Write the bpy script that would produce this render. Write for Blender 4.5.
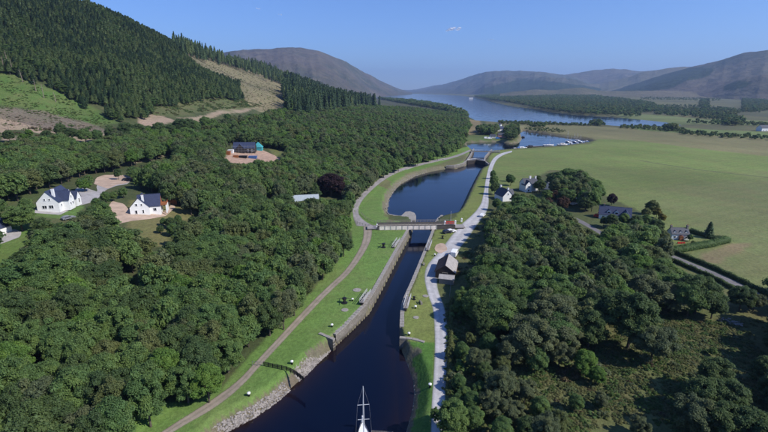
import bpy, math, random
import numpy as np
from mathutils import Vector, Matrix, noise
from mathutils.geometry import delaunay_2d_cdt
random.seed(7); rng = np.random.default_rng(7)
R = math.radians
for o in list(bpy.data.objects): bpy.data.objects.remove(o)
scn = bpy.context.scene
COL = scn.collection

# ---------------------------------------------------------------- camera, sky, sun, exposure
FPX, CAMH = 440.0, 63.0
PITCH = math.atan(125.5 / FPX)
cd = bpy.data.cameras.new('camera'); cam = bpy.data.objects.new('camera', cd); COL.objects.link(cam)
cam.location = (0, 0, CAMH); cam.rotation_euler = (R(90) - PITCH, 0, 0)
cd.sensor_width = 36; cd.lens = 36 * FPX / 768; cd.clip_start = 1; cd.clip_end = 60000
scn.camera = cam
SUN_AZ, SUN_EL = R(113), R(41)                      # azimuth clockwise from +Y
w = bpy.data.worlds.new('World'); scn.world = w; w.use_nodes = True
nt = w.node_tree; bg = nt.nodes['Background']
sky = nt.nodes.new('ShaderNodeTexSky'); sky.sky_type = 'NISHITA'; sky.sun_disc = False
sky.sun_elevation = SUN_EL; sky.sun_rotation = SUN_AZ
sky.altitude = 100; sky.air_density = 1.1; sky.dust_density = 0.0; sky.ozone_density = 6.0
tintn = nt.nodes.new('ShaderNodeMix'); tintn.data_type = 'RGBA'; tintn.blend_type = 'MULTIPLY'; tintn.inputs[0].default_value = 1
tintn.inputs[7].default_value = (.74, .93, 1.38, 1); nt.links.new(sky.outputs[0], tintn.inputs[6]); nt.links.new(tintn.outputs[2], bg.inputs[0]); bg.inputs[1].default_value = 0.094
sl = bpy.data.lights.new('sun', 'SUN'); sun = bpy.data.objects.new('sun', sl); COL.objects.link(sun)
sl.energy = 4.8; sl.angle = R(0.5); sl.color = (1.0, 0.95, 0.88)
sd_ = Vector((math.sin(SUN_AZ) * math.cos(SUN_EL), math.cos(SUN_AZ) * math.cos(SUN_EL), math.sin(SUN_EL)))
sun.rotation_euler = sd_.to_track_quat('Z', 'Y').to_euler(); sun.location = (0, 0, 200)
scn.view_settings.view_transform = 'Standard'; scn.view_settings.look = 'None'
scn.view_settings.exposure = 0.28; scn.view_settings.gamma = 1

# ---------------------------------------------------------------- measuring helpers (photo pixel <-> place on the ground)
cp, sp = math.cos(PITCH), math.sin(PITCH)
def ray(px, py):
    dx, dy = px - 384, 216 - py
    return dx, FPX * cp + dy * sp, dy * cp - FPX * sp
def P(px, py, z=0.0):
    r = ray(px, py); t = (z - CAMH) / r[2]
    return (r[0] * t, r[1] * t)
def proj(x, y, z):
    zz = z - CAMH
    d = y * cp - zz * sp; u = y * sp + zz * cp
    d = np.maximum(d, .1)
    return 384 + FPX * x / d, 216 - FPX * u / d, d
CY_, CZ_ = [-500, 60, 95, 120, 150, 205, 240, 270], [2.6, 2.6, 3.0, 3.8, 4.0, 4.0, 3.2, 2.8]
XLY = [-200, 0, 65, 93, 162, 213, 331, 390, 550, 816, 1500, 2500, 4000, 8000]
XLX = [-170, -75, -46, -32, -14, -16, 8, 50, 110, 150, 190, 230, 300, 400]
PD = [0, 20, 80, 120, 185, 295, 420, 530, 760]
PZ = [0, 1.5, 11.5, 15, 21, 42, 95, 160, 185]
SY, SV = [0, 670, 925, 1970, 3500], [1, 1, .84, .42, .2]
def H0(x, y):
    x = np.asarray(x, float); y = np.asarray(y, float)
    base = np.interp(y, CY_, CZ_)
    d = np.interp(y, XLY, XLX) - x
    dd = np.maximum(d, 0)
    h = np.interp(dd - 12, PD, PZ) * .25 + np.interp(dd, PD, PZ) * .5 + np.interp(dd + 12, PD, PZ) * .25
    h = np.where(d > 0, h, 0) * np.interp(y, SY, SV)
    k = np.clip(dd / 60, 0, 1)
    und = (np.sin(x * .043 + 1.3) * np.cos(y * .037) * 1.3 + np.sin(x * .11 + y * .07) * .5) * k
    und += (np.sin(x * .012 + y * .009) * 7 + np.sin(y * .021 - x * .017) * 4) * np.clip((dd - 230) / 150, 0, 1) * np.interp(y, SY, SV)
    kr = np.clip((x - np.interp(y, [0, 100, 200], [40, 40, 48])) / 25, 0, 1) * np.clip((190 - y) / 60, 0, 1) * np.clip((150 - x) / 40, 0, 1)
    und += (np.sin(x * .09 + 2) * np.cos(y * .08) * .7 + .5) * kr
    far = np.clip((y - 1500) / 3500, 0, 1) * np.clip((x - .18 * y) / (.2 * np.maximum(y, 1)), 0, 1) * 45
    und += far
    return base + h + und
_TS = [40.0]
while _TS[-1] < 9000: _TS.append(_TS[-1] + max(2.0, _TS[-1] * .012))
_TS = np.array(_TS)
def GL(pts):
    """where the lines of sight through photo pixels meet the land"""
    out = []
    r = np.array([ray(*p) for p in pts], float); r /= np.linalg.norm(r, axis=1)[:, None]
    t = _TS[None, :]; below = CAMH + r[:, 2:3] * t < H0(r[:, 0:1] * t, r[:, 1:2] * t)
    k = np.where(below.any(1), below.argmax(1), len(_TS) - 1); b = _TS[k]; a = _TS[np.maximum(k - 1, 0)]
    for _ in range(14):
        m = (a + b) / 2; u = CAMH + r[:, 2] * m < H0(r[:, 0] * m, r[:, 1] * m)
        b = np.where(u, m, b); a = np.where(u, a, m)
    return [(float(x * q), float(y * q)) for (x, y, _z), q in zip(r, b)]
def G(px, py): return GL([(px, py)])[0]
def PL(pts, z=0): return [P(a, b, z) for a, b in pts]
def inside(px, py, poly):
    px = np.atleast_1d(np.asarray(px, float)); py = np.atleast_1d(np.asarray(py, float)); Q = np.asarray(poly, float)
    c = np.zeros(px.shape, bool); lo, hi = Q.min(0), Q.max(0)
    sel = np.flatnonzero((px >= lo[0]) & (px <= hi[0]) & (py >= lo[1]) & (py <= hi[1]))
    if not len(sel): return c
    if len(sel) > 3000:
        sel = sel[np.argsort(py[sel], kind='stable')]
    else: sel = sel[np.argsort(py[sel])]
    X, Y = px[sel], py[sel]; r = np.zeros(len(sel), bool); n = len(Q)
    for i in range(n):
        x0, y0 = Q[i]; x1, y1 = Q[(i + 1) % n]
        if y0 == y1: continue
        a, b = np.searchsorted(Y, [min(y0, y1), max(y0, y1)])
        if a < b: r[a:b] ^= X[a:b] < (x1 - x0) * (Y[a:b] - y0) / (y1 - y0) + x0
    c[sel] = r
    return c
def polydist(x, y, poly, lim=60.0):
    n = len(poly); o = np.argsort(y); X, Y = x[o], y[o]; best = np.full(x.shape, float(lim) ** 2)
    for i in range(n):
        ax, ay = poly[i]; bx, by = poly[(i + 1) % n]
        a, b = np.searchsorted(Y, [min(ay, by) - lim, max(ay, by) + lim])
        if a >= b: continue
        dx, dy = bx - ax, by - ay; L = dx * dx + dy * dy + 1e-9
        m = np.flatnonzero((X[a:b] > min(ax, bx) - lim) & (X[a:b] < max(ax, bx) + lim)) + a
        if not len(m): continue
        xx, yy = X[m], Y[m]; t = np.clip(((xx - ax) * dx + (yy - ay) * dy) / L, 0, 1)
        best[m] = np.minimum(best[m], (xx - ax - t * dx) ** 2 + (yy - ay - t * dy) ** 2)
    r = np.empty_like(best); r[o] = np.sqrt(best)
    return r
def sdf(x, y, poly, lim=12.0):
    d = polydist(x, y, poly, lim)
    return np.where(inside(x, y, poly), -d, d)
def vnoise(x, y, s, seed=0):
    x = x / s + seed * 17.3; y = y / s - seed * 9.1; xi = np.floor(x); yi = np.floor(y); fx = x - xi; fy = y - yi
    fx = fx * fx * (3 - 2 * fx); fy = fy * fy * (3 - 2 * fy)
    h = lambda a, b: np.modf(np.abs(np.sin(a * 127.1 + b * 311.7 + seed) * 43758.5453))[0]
    return (h(xi, yi) * (1 - fx) + h(xi + 1, yi) * fx) * (1 - fy) + (h(xi, yi + 1) * (1 - fx) + h(xi + 1, yi + 1) * fx) * fy
def smooth(pts, n=3):
    for _ in range(n):
        q = [pts[0]]
        for a, b in zip(pts[:-1], pts[1:]):
            q.append((a[0] * .75 + b[0] * .25, a[1] * .75 + b[1] * .25)); q.append((a[0] * .25 + b[0] * .75, a[1] * .25 + b[1] * .75))
        q.append(pts[-1]); pts = q
    return pts
def resample(pts, n):
    p = np.array(pts, float); s = np.r_[0, np.cumsum(np.hypot(*np.diff(p, axis=0).T))]
    t = np.linspace(0, s[-1], n)
    return np.c_[np.interp(t, s, p[:, 0]), np.interp(t, s, p[:, 1])]

# ---------------------------------------------------------------- object helpers
class MB:
    def __init__(s): s.v = []; s.f = []
    def add(s, v, f):
        o = len(s.v); s.v += [tuple(p) for p in v]; s.f += [tuple(i + o for i in q) for q in f]; return s
    def box(s, c, d, rz=0, M=None):
        hx, hy, hz = d[0] / 2, d[1] / 2, d[2] / 2
        v = [(x, y, z) for z in (-hz, hz) for x, y in ((-hx, -hy), (hx, -hy), (hx, hy), (-hx, hy))]
        ca, sa = math.cos(rz), math.sin(rz)
        v = [(c[0] + x * ca - y * sa, c[1] + x * sa + y * ca, c[2] + z) for x, y, z in v]
        return s.add(v, [(0, 3, 2, 1), (4, 5, 6, 7), (0, 1, 5, 4), (1, 2, 6, 5), (2, 3, 7, 6), (3, 0, 4, 7)])
    def tube(s, a, b, r0, r1=None, n=8):
        r1 = r0 if r1 is None else r1
        a, b = Vector(a), Vector(b); d = (b - a).normalized()
        u = d.orthogonal().normalized(); w_ = d.cross(u)
        v = []
        for p, r in ((a, r0), (b, r1)):
            for i in range(n):
                t = 2 * math.pi * i / n; v.append(p + u * math.cos(t) * r + w_ * math.sin(t) * r)
        f = [(i, (i + 1) % n, n + (i + 1) % n, n + i) for i in range(n)] + [tuple(range(n - 1, -1, -1)), tuple(range(n, 2 * n))]
        return s.add(v, f)
    def lathe(s, prof, c=(0, 0, 0), n=14):
        v = []
        for r, z in prof:
            for i in range(n):
                t = 2 * math.pi * i / n; v.append((c[0] + r * math.cos(t), c[1] + r * math.sin(t), c[2] + z))
        m = len(prof)
        f = [(j * n + i, j * n + (i + 1) % n, (j + 1) * n + (i + 1) % n, (j + 1) * n + i) for j in range(m - 1) for i in range(n)]
        f += [tuple(range(n - 1, -1, -1)), tuple(range((m - 1) * n, m * n))]
        return s.add(v, f)
    def prism(s, poly, z0, z1):
        n = len(poly); v = [(x, y, z0) for x, y in poly] + [(x, y, z1) for x, y in poly]
        return s.add(v, [tuple(range(n - 1, -1, -1)), tuple(range(n, 2 * n))] + [(i, (i + 1) % n, n + (i + 1) % n, n + i) for i in range(n)])
    def mesh(s, name, m=None, shade=False):
        me = bpy.data.meshes.new(name); me.from_pydata(s.v, [], s.f); me.update()
        if m: me.materials.append(m)
        if shade: me.polygons.foreach_set('use_smooth', [True] * len(me.polygons))
        return me
    def build(s, name, m=None, parent=None, shade=False, loc=None):
        o = bpy.data.objects.new(name, s.mesh(name, m, shade)); COL.objects.link(o)
        if parent: o.parent = parent
        if loc: o.location = loc
        return o
def link(name, me, parent=None, loc=None):
    o = bpy.data.objects.new(name, me); COL.objects.link(o)
    if parent: o.parent = parent
    if loc: o.location = loc
    return o
def tag(o, label=None, cat=None, group=None, kind=None):
    if label: o['label'] = label
    if cat: o['category'] = cat
    if group: o['group'] = group
    if kind: o['kind'] = kind
    return o
def thing(name, label, cat, loc=(0, 0, 0), rz=0, group=None):
    o = bpy.data.objects.new(name, None); COL.objects.link(o); o.empty_display_size = .5
    o.location = loc; o.rotation_euler = (0, 0, rz)
    return tag(o, label, cat, group)
def dup(root, loc, rz=0, label=None, group=None):
    r = root.copy(); COL.objects.link(r); r.location = loc; r.rotation_euler = (0, 0, rz)
    if label: r['label'] = label
    if group: r['group'] = group
    for ch in list(root.children):
        c = ch.copy(); COL.objects.link(c); c.parent = r
        for g in ch.children:
            d = g.copy(); COL.objects.link(d); d.parent = c
    return r
def npmesh(name, V, F, m=None, smooth_=False, cols=None, cname='tint', parent=None, quads=True):
    me = bpy.data.meshes.new(name); V = np.asarray(V, np.float32); F = np.asarray(F, np.int32); k = F.shape[1]
    me.vertices.add(len(V)); me.vertices.foreach_set('co', V.ravel())
    me.loops.add(F.size); me.loops.foreach_set('vertex_index', F.ravel())
    me.polygons.add(len(F)); me.polygons.foreach_set('loop_start', np.arange(0, F.size, k, dtype=np.int32))
    me.polygons.foreach_set('loop_total', np.full(len(F), k, np.int32))
    if smooth_: me.polygons.foreach_set('use_smooth', np.ones(len(F), bool))
    if cols is not None:
        a = me.color_attributes.new(cname, 'FLOAT_COLOR', 'POINT'); a.data.foreach_set('color', np.asarray(cols, np.float32).ravel())
    me.update(); me.validate()
    if m: me.materials.append(m)
    return me

# ---------------------------------------------------------------- materials
class NT:
    def __init__(s, name, rough=.8, spec=.3):
        s.m = bpy.data.materials.new(name); s.m.use_nodes = True; s.t = s.m.node_tree
        s.b = s.t.nodes['Principled BSDF']; s.b.inputs['Roughness'].default_value = rough
        s.b.inputs['Specular IOR Level'].default_value = spec
    def n(s, t, **k):
        o = s.t.nodes.new('ShaderNode' + t)
        for a, v in k.items(): setattr(o, a, v)
        return o
    def l(s, a, b): s.t.links.new(a, b)
    def noise(s, scale, detail=4, rough=.55, vec=None):
        o = s.n('TexNoise'); o.inputs['Scale'].default_value = scale; o.inputs['Detail'].default_value = detail
        o.inputs['Roughness'].default_value = rough
        s.l(vec if vec else s.pos(), o.inputs['Vector']); return o.outputs['Fac']
    def pos(s):
        if not hasattr(s, '_p'): s._p = s.n('NewGeometry').outputs['Position']
        return s._p
    def obj(s):
        if not hasattr(s, '_o'): s._o = s.n('TexCoord').outputs['Object']
        return s._o
    def mapr(s, v, a, b, c, d):
        o = s.n('MapRange'); s.l(v, o.inputs[0])
        for i, x in enumerate((a, b, c, d)): o.inputs[i + 1].default_value = x
        return o.outputs[0]
    def mix(s, f, a, b, mode='MIX'):
        o = s.n('Mix', data_type='RGBA', blend_type=mode)
        for sock, v in ((o.inputs[0], f), (o.inputs[6], a), (o.inputs[7], b)):
            if hasattr(v, 'links'): s.l(v, sock)
            elif isinstance(v, (int, float)): sock.default_value = v
            else: sock.default_value = (*v, 1)
        return o.outputs[2]
    def scale(s, col, f):
        o = s.n('VectorMath', operation='SCALE'); s.l(col, o.inputs[0])
        if hasattr(f, 'links'): s.l(f, o.inputs['Scale'])
        else: o.inputs['Scale'].default_value = f
        return o.outputs[0]
    def bump(s, h, strength=.4, dist=.1):
        o = s.n('Bump'); o.inputs['Strength'].default_value = strength; o.inputs['Distance'].default_value = dist
        s.l(h, o.inputs['Height']); s.l(o.outputs[0], s.b.inputs['Normal'])
    def col(s, c): s.l(c, s.b.inputs['Base Color'])
def simple(name, c, rough=.7, var=.25, scale=1.5, metal=0, spec=.3, bump=0, obj=True):
    t = NT(name, rough, spec); t.b.inputs['Metallic'].default_value = metal
    n1 = t.noise(scale, 5, .6, t.obj() if obj else None)
    t.col(t.mix(t.mapr(n1, .3, .7, 0, 1), tuple(x * (1 - var) for x in c), tuple(min(1, x * (1 + var)) for x in c)))
    if bump: t.bump(n1, bump)
    return t.m
M = {}
M['white_wall'] = simple('white_wall', (.74, .74, .71), .85, .06, .8)
M['white_paint'] = simple('white_paint', (.78, .78, .76), .5, .05)
M['gate_white'] = simple('gate_white', (.52, .52, .50), .6, .12)
M['slate'] = simple('slate', (.045, .05, .065), .6, .35, 3, bump=.2)
M['blue_slate'] = simple('blue_slate', (.035, .045, .085), .55, .3, 3, bump=.2)
M['glass'] = simple('glass', (.015, .02, .03), .08, .2, spec=.6)
M['timber'] = simple('timber', (.30, .11, .04), .7, .25, 4)
M['dark_wood'] = simple('dark_wood', (.035, .028, .024), .8, .3, 3)
M['grey_wood'] = simple('grey_wood', (.22, .2, .17), .85, .25, 4)
M['rust_roof'] = simple('rust_roof', (.06, .04, .035), .8, .35, 1)  # left slope of the long shed, its shade painted in as dark brown
M['grey_roof'] = simple('grey_roof', (.33, .31, .29), .75, .2, 1.3)
M['stone'] = simple('stone', (.23, .2, .17), .9, .35, 2.5, bump=.5)
M['coping'] = simple('coping', (.27, .25, .22), .9, .25, 1.5, bump=.3, obj=False)
M['rock'] = simple('rock', (.25, .225, .20), .9, .4, 1.1, bump=.4, obj=False)
M['red_paint'] = simple('red_paint', (.55, .03, .03), .45, .12)
M['blue_paint'] = simple('blue_paint', (.07, .14, .32), .5, .15)
M['turquoise'] = simple('turquoise', (.06, .33, .35), .6, .15)
M['orange_soil'] = simple('orange_soil', (.37, .25, .18), .9, .3, .4, bump=.5)
M['pink_wall'] = simple('pink_wall', (.55, .28, .22), .85, .12)
M['black'] = simple('black', (.012, .012, .014), .5, .2)
M['tyre'] = simple('tyre', (.02, .02, .02), .9, .2)
M['metal'] = simple('metal', (.35, .35, .36), .45, .15, metal=.6)
M['mast'] = simple('mast', (.55, .56, .57), .4, .08)
M['girder'] = simple('girder', (.09, .08, .075), .7, .3, 1)
M['panel'] = simple('panel', (.78, .70, .62), .7, .2, .8)
M['deck'] = simple('deck', (.28, .25, .22), .9, .2, 1)
def track(name, c, grass=.5, rut=.16):
    t = NT(name, .95, .2); at = t.n('Attribute', attribute_name='tint'); sx = t.n('SeparateXYZ'); t.l(at.outputs['Color'], sx.inputs[0])
    n1 = t.noise(.5, 6, .65); n2 = t.noise(2.5, 4, .7); n3 = t.noise(.12, 4, .6)
    k = t.mix(t.mapr(n1, .35, .68, 0, 1), tuple(x * .84 for x in c), tuple(x * 1.12 for x in c))
    k = t.scale(k, t.mapr(n2, .3, .7, .9, 1.1)); k = t.scale(k, t.mapr(n3, .35, .65, .88, 1.08))
    k = t.scale(k, t.mapr(sx.outputs[0], 0, 1, 1, 1 + rut))
    ad = t.n('Math', operation='ADD'); t.l(sx.outputs[1], ad.inputs[0]); t.l(t.mapr(n2, .3, .7, -.35, .35), ad.inputs[1])
    k = t.mix(t.mapr(ad.outputs[0], .35, .75, 0, grass), k, (.09, .125, .045))
    t.col(k); t.bump(n2, .3); return t.m
M['gravel'] = track('gravel', (.40, .39, .385), .5); M['yard'] = simple('yard_gravel', (.33, .31, .30), .95, .2, .5, bump=.2, obj=False)
M['tarmac'] = track('tarmac', (.27, .25, .24), .5, .1); M['deck_tar'] = simple('bridge_tarmac', (.27, .25, .24), .95, .15)
M['lane'] = track('lane', (.17, .16, .16), .5, .08)
M['path'] = track('path', (.25, .21, .165), .9, .18)
M['sand'] = simple('sand', (.42, .31, .23), .95, .25, .3, bump=.2, obj=False)
M['greenhouse'] = simple('greenhouse', (.34, .38, .39), .25, .1)
M['bark'] = simple('bark', (.10, .08, .06), .9, .35, 2, bump=.4)
M['pale_bark'] = simple('pale_bark', (.24, .19, .15), .9, .3, 2)
M['stone_wall'] = None
t = NT('lock_stone', .9)
br = t.n('TexBrick'); br.inputs['Scale'].default_value = 1; br.inputs['Brick Width'].default_value = 1.1; br.inputs['Row Height'].default_value = .42
br.inputs['Mortar Size'].default_value = .03; br.inputs['Color1'].default_value = (.20, .175, .15, 1); br.inputs['Color2'].default_value = (.29, .26, .23, 1); br.inputs['Mortar'].default_value = (.07, .06, .05, 1)
uvn = t.n('UVMap'); t.l(uvn.outputs[0], br.inputs['Vector'])
n1 = t.noise(.35, 5, .6); sz = t.n('SeparateXYZ'); t.l(t.pos(), sz.inputs[0])
c1 = t.mix(t.mapr(n1, .35, .7, 0, .7), br.outputs['Color'], (.10, .10, .07), 'MIX')
t.col(t.mix(t.mapr(sz.outputs[2], .1, 1.3, 1, 0), c1, (.05, .042, .03)))
t.bump(br.outputs['Fac'], -.4, .05); M['lock_stone'] = t.m

def leaf_mat(name, c0, c1, transl=.5):
    t = NT(name, .6, .25)
    at = t.n('Attribute', attribute_name='tint'); oi = t.n('ObjectInfo')
    c = t.mix(oi.outputs['Random'], c0, c1)
    sx = t.n('SeparateXYZ'); t.l(at.outputs['Color'], sx.inputs[0])
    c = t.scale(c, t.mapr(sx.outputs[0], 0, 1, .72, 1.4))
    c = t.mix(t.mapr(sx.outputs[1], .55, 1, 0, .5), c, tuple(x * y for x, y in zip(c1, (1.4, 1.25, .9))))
    t.col(c)
    tr = t.n('BsdfTranslucent'); t.l(c, tr.inputs[0])
    ms = t.n('MixShader'); ms.inputs[0].default_value = transl
    t.l(t.b.outputs[0], ms.inputs[1]); t.l(tr.outputs[0], ms.inputs[2])
    t.l(ms.outputs[0], t.t.nodes['Material Output'].inputs[0])
    return t.m
LM = {
 'mid': leaf_mat('leaf_mid', (0.097, 0.175, 0.059), (0.143, 0.220, 0.067)),
 'dark': leaf_mat('leaf_dark', (0.076, 0.126, 0.047), (0.102, 0.152, 0.052)),
 'olive': leaf_mat('leaf_olive', (0.116, 0.152, 0.056), (0.157, 0.184, 0.067)),
 'grey': leaf_mat('leaf_grey', (0.119, 0.156, 0.076), (0.154, 0.180, 0.086)),
 'bright': leaf_mat('leaf_bright', (0.102, 0.197, 0.041), (0.139, 0.237, 0.049)),
 'purple': leaf_mat('leaf_purple', (.030, .018, .022), (.04, .022, .026)),
 'brown': leaf_mat('leaf_brown', (.085, .05, .032), (.10, .06, .04)),
 'yellow': leaf_mat('leaf_yellow', (.14, .14, .03), (.18, .16, .03)),
 'fern': leaf_mat('fern', (.095, .155, .04), (.12, .185, .05)),
 'straw': leaf_mat('straw_grass', (.165, .185, .08), (.20, .21, .095)),
 'rust': leaf_mat('rusty_bracken', (.12, .10, .05), (.14, .115, .06)),
 'conifer': leaf_mat('needle_dark', (0.033, 0.066, 0.029), (0.061, 0.099, 0.040), .15),
 'pine': leaf_mat('needle_mid', (0.071, 0.113, 0.039), (0.109, 0.148, 0.048), .15),
}
# ================================================================ THE LAND
CANAL_PX = [(180,470),(225,432),(256,416),(278,400),(299,381),(318,362),(336,345),(352,330),(369,313),(383,287),(398,258),(411,234),(412,228),(410,224.5),(404,223),(396,222.5),
  (389,220.5),(387,212),(389,199),(394,191),(401,184),(416,176),(430,172),(446,169),(456,169),(466,166),(471,158),(474,152),
  (468,147),(466,143),(480,142.5),(500,142),(510,143.8),(519,143),(522,139),(520,133),(524,130.6),(540,133),(560,136.3),(578,138.5),(589,140.5),(591,142.5),(575,145.5),(560,147.3),(548,148),(530,149.5),(515,150.3),(502,151.5),(491,152.5),
  (482,163),(488,167),(480,170),(474,181),(469,191),(464,202),(459,212),(454,218),(441,222),(436,227),(430,244),(413,288),(404,308),(400.5,320),(400,338),(402,351),(407,364),(413,381),(414,395),(412,410),(406,432),(395,470)]
LOCH_PX = [(330,99),(380,101),(430,104),(452,109.5),(468,116.5),(476,120.5),(500,122.5),(512,122.5),(535,122.6),(555,123.2),(575,124.3),(589,125),(605,124.6),(620,126.6),(645,126.9),(672,126),(682,125.3),
  (665,122.3),(645,120),(612,117),(595,116.2),(572,114.8),(550,112),(532,108.6),(512,106.2),(497,103),(485,99.8),(473,97.2),(460,95.6),(443,94.7),(425,94),(409,93.2),(395,93.0),(360,93)]
CAN = PL(CANAL_PX); LOC = PL(LOCH_PX)
def dens(pts, step=9):
    q = []
    for i in range(len(pts)):
        a, b = pts[i], pts[(i + 1) % len(pts)]; n = max(1, int(math.hypot(b[0] - a[0], b[1] - a[1]) / step))
        q += [(a[0] + (b[0] - a[0]) * k / n, a[1] + (b[1] - a[1]) * k / n) for k in range(n)]
    return q
ZC = [  # (outline measured in the photo, soil or plant colour, soft edge in m)
 ([(-140,175),(-60,150),(0,150),(60,150),(60,235),(0,262),(-140,330)], (.055,.085,.03), 6),
 ([(-80,40),(20,75),(60,93),(95,110),(112,122),(90,126),(60,120),(30,110),(0,106),(-80,104)], (.065,.13,.028), 5),
 ([(-80,106),(15,108),(45,112),(72,118),(95,126),(110,132),(80,139),(40,130),(0,124),(-80,122)], (.16,.125,.11), 4),
 ([(-60,113),(0,118),(25,124),(50,130),(80,137),(100,131),(104,134),(82,142),(48,135),(22,130),(8,130),(16,140),(4,141),(-4,126),(-60,121)], (.40,.29,.22), 1.5),
 ([(140,117),(150,114),(163,116),(175,121),(160,127),(140,125)], (.44,.31,.24), 2),
 ([(178,118),(200,117),(220,110),(250,108),(262,106),(262,109),(245,112),(222,114),(205,121),(180,123)], (.36,.27,.2), 2),
 ([(160,95),(240,98),(262,104),(262,108),(215,112),(175,118),(150,115),(150,105)], (.085,.10,.04), 8),
 ([(176,50),(215,57),(255,71),(292,84),(296,110),(262,112),(246,104),(240,92),(236,80),(205,68)], (.25,.21,.125), 5),
 ([(234,150),(245,145),(262,150),(280,158),(276,162),(262,160),(250,165),(232,165),(224,155)], (.32,.23,.17), 2),
 ([(272,138),(281,138),(283,152),(275,158),(270,152)], (.13,.15,.05), 2),
 ([(0,219),(18,217),(38,232),(30,245),(0,264),(-60,275),(-60,225)], (.085,.15,.035), 1),
 ([(30,210),(75,204),(80,198),(86,202),(76,216),(60,219),(34,216)], (.08,.14,.035), 1),
 ([(0,196),(28,186),(52,176),(62,173),(64,177),(55,182),(33,190),(20,197),(0,204)], (.085,.12,.035), 1.5),
 ([(62,174),(95,166),(130,160),(160,153),(172,150),(174,153),(160,158),(130,165),(95,171),(64,180)], (.22,.19,.13), 1),
 ([(130,200),(165,200),(178,203),(194,205),(196,212),(182,224),(170,228),(167,247),(150,247),(138,236),(126,228)], (.17,.155,.06), 1.5),
 ([(123,432),(90,480),(200,480),(230,432),(299,385),(336,348),(372,292),(411,234),(400,221),(389,220),(389,199),(401,184),(443,170),(470,160),(470,146),(450,150),(400,165),(372,183),(353,203),(350,222),(352,241),(314,288),(254,351),(218,391),(187,403),(150,403)], (.115,.195,.047), .7),
 ([(372,183),(384,178),(392,182),(385,196),(383,215),(392,221),(389,223),(388,200),(401,186),(443,172),(468,158),(466,154),(440,164),(405,174),(390,190)], (.17,.17,.075), 1.2),
 ([(399,320),(401,311),(413,288),(436,228),(456,217),(469,191),(478,171),(487,167),(490,152),(515,149),(500,157),(490,167),(486,180),(489,195),(484,210),(462,230),(444,248),(430,264),(427,290),(434,310),(435,345),(402,342)], (.150,.185,.05), .6),
 ([(402,341),(435,343),(433,400),(430,470),(398,470),(413,405),(418,388),(414,372),(403,351)], (.07,.15,.03), .6),
 ([(497,152),(520,149.5),(560,147),(590,144),(600,138),(640,138),(700,146),(768,152),(1100,178),(1100,470),(768,290),(735,285),(700,262),(668,250),(650,215),(610,198),(585,172),(550,170),(520,185),(497,200),(487,185),(490,165)], (.170,.228,.062), 1.5),
 ([(660,185),(768,172),(1100,200),(1100,430),(768,286),(740,280),(728,260),(745,246),(720,230),(690,222),(660,205)], (.190,.215,.082), 25),
 ([(508,129),(520,125),(556,124.5),(620,127.5),(672,128),(700,132),(768,138),(1100,160),(1100,186),(768,156),(700,149),(640,141),(600,139),(592,140),(576,137.5),(540,132)], (.22,.20,.095), 4),
 ([(706,253),(730,243),(752,243),(745,250),(715,262),(700,260)], (.26,.20,.11), 2),
 ([(640,160.2),(660,163.6),(700,169.6),(735,173.6),(775,178.0),(775,178.7),(735,174.2),(700,170.2),(660,164.2),(640,160.8)], (.095,.10,.05), .8),
 ([(630,127),(672,127),(720,130),(768,132),(1000,140),(1000,147),(768,138.5),(700,134.5),(640,130.5)], (.14,.20,.06), 6),
 ([(618,113),(660,115),(700,119),(768,121),(1000,130),(1000,137),(768,126),(700,124),(680,124),(650,120),(618,117)], (.14,.18,.065), 10),
 ([(476,132),(510,133),(510,141),(480,142),(466,143),(466,138)], (.09,.14,.04), 2),
 ([(466,118),(480,120),(483,132),(470,135),(464,130)], (.24,.18,.10), 2),
]
ZW = [(GL(dens(pp)), c, s) for pp, c, s in ZC]
def land_colour(x, y):
    n = len(x); c = np.tile(np.array([.05, .065, .026, 0.]), (n, 1))
    dl = np.interp(y, XLY, XLX) - x
    dl = dl + np.interp(y, [600, 816, 1500, 2500], [0, 30, 110, 150])
    right = dl < -8
    c[right] = (.115, .130, .048, .7)
    gd = right & (y > 185) & (y < 330); c[gd] = (.06, .085, .03, .6)
    moor = right & (y > 620); c[moor] = (.125, .115, .06, 1)
    c[(dl > -8) & (y > 1500)] = (.05, .055, .03, 0)
    for poly, col, s in ZW:
        P_ = np.array(poly); lo, hi = P_.min(0) - s * 2, P_.max(0) + s * 2
        m = (x > lo[0]) & (x < hi[0]) & (y > lo[1]) & (y < hi[1])
        if not m.any(): continue
        xx, yy = x[m], y[m]
        q_ = max(1.5, s * 1.6); wob = (vnoise(xx, yy, q_ * 2.5, 3) + vnoise(xx, yy, q_ * .8, 5) * .6 - .8) * (1.5 if s > .8 else .5)
        d = sdf(xx, yy, poly, s * 2.2) + wob * s
        k = np.clip(.5 - d / s, 0, 1)[:, None]
        c[m] = c[m] * (1 - k) + np.array([*col, 0.5 if s > 1 else 0.0]) * k
    return c
ang = np.radians(np.r_[np.arange(-92, -50, 1.0), np.arange(-50, 48, .24), np.arange(48, 93, 1.0)])
rad = [30.0]
while rad[-1] < 26000:
    r_ = rad[-1]; rad.append(r_ * (1.0055 if r_ < 560 else 1.010 if r_ < 3000 else 1.03))
rad = np.array(rad); na, nr = len(ang), len(rad)
RR, AA = np.meshgrid(rad, ang, indexing='ij')
GX = (RR * np.sin(AA)).ravel(); GY = (RR * np.cos(AA)).ravel() - 40
GZ = H0(GX, GY)
near = GY < 1400
sc = np.full(len(GX), 1e9); slo = np.full(len(GX), 1e9)
mc = (GX > -110) & (GX < 420) & (GY < 780); sc[mc] = sdf(GX[mc], GY[mc], CAN)
ml = (GY > 500) & (GY < 9000) & (np.abs(GX) < 2600); slo[ml] = sdf(GX[ml], GY[ml], LOC, 60)
def bankw(y, x=None):
    w_ = np.interp(y, [92, 100, 205, 215, 420], [2.6, .35, .35, 2.4, 3.0])
    return w_ if x is None else np.where((x > 4) & (y < 94), 3.4, w_)
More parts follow.
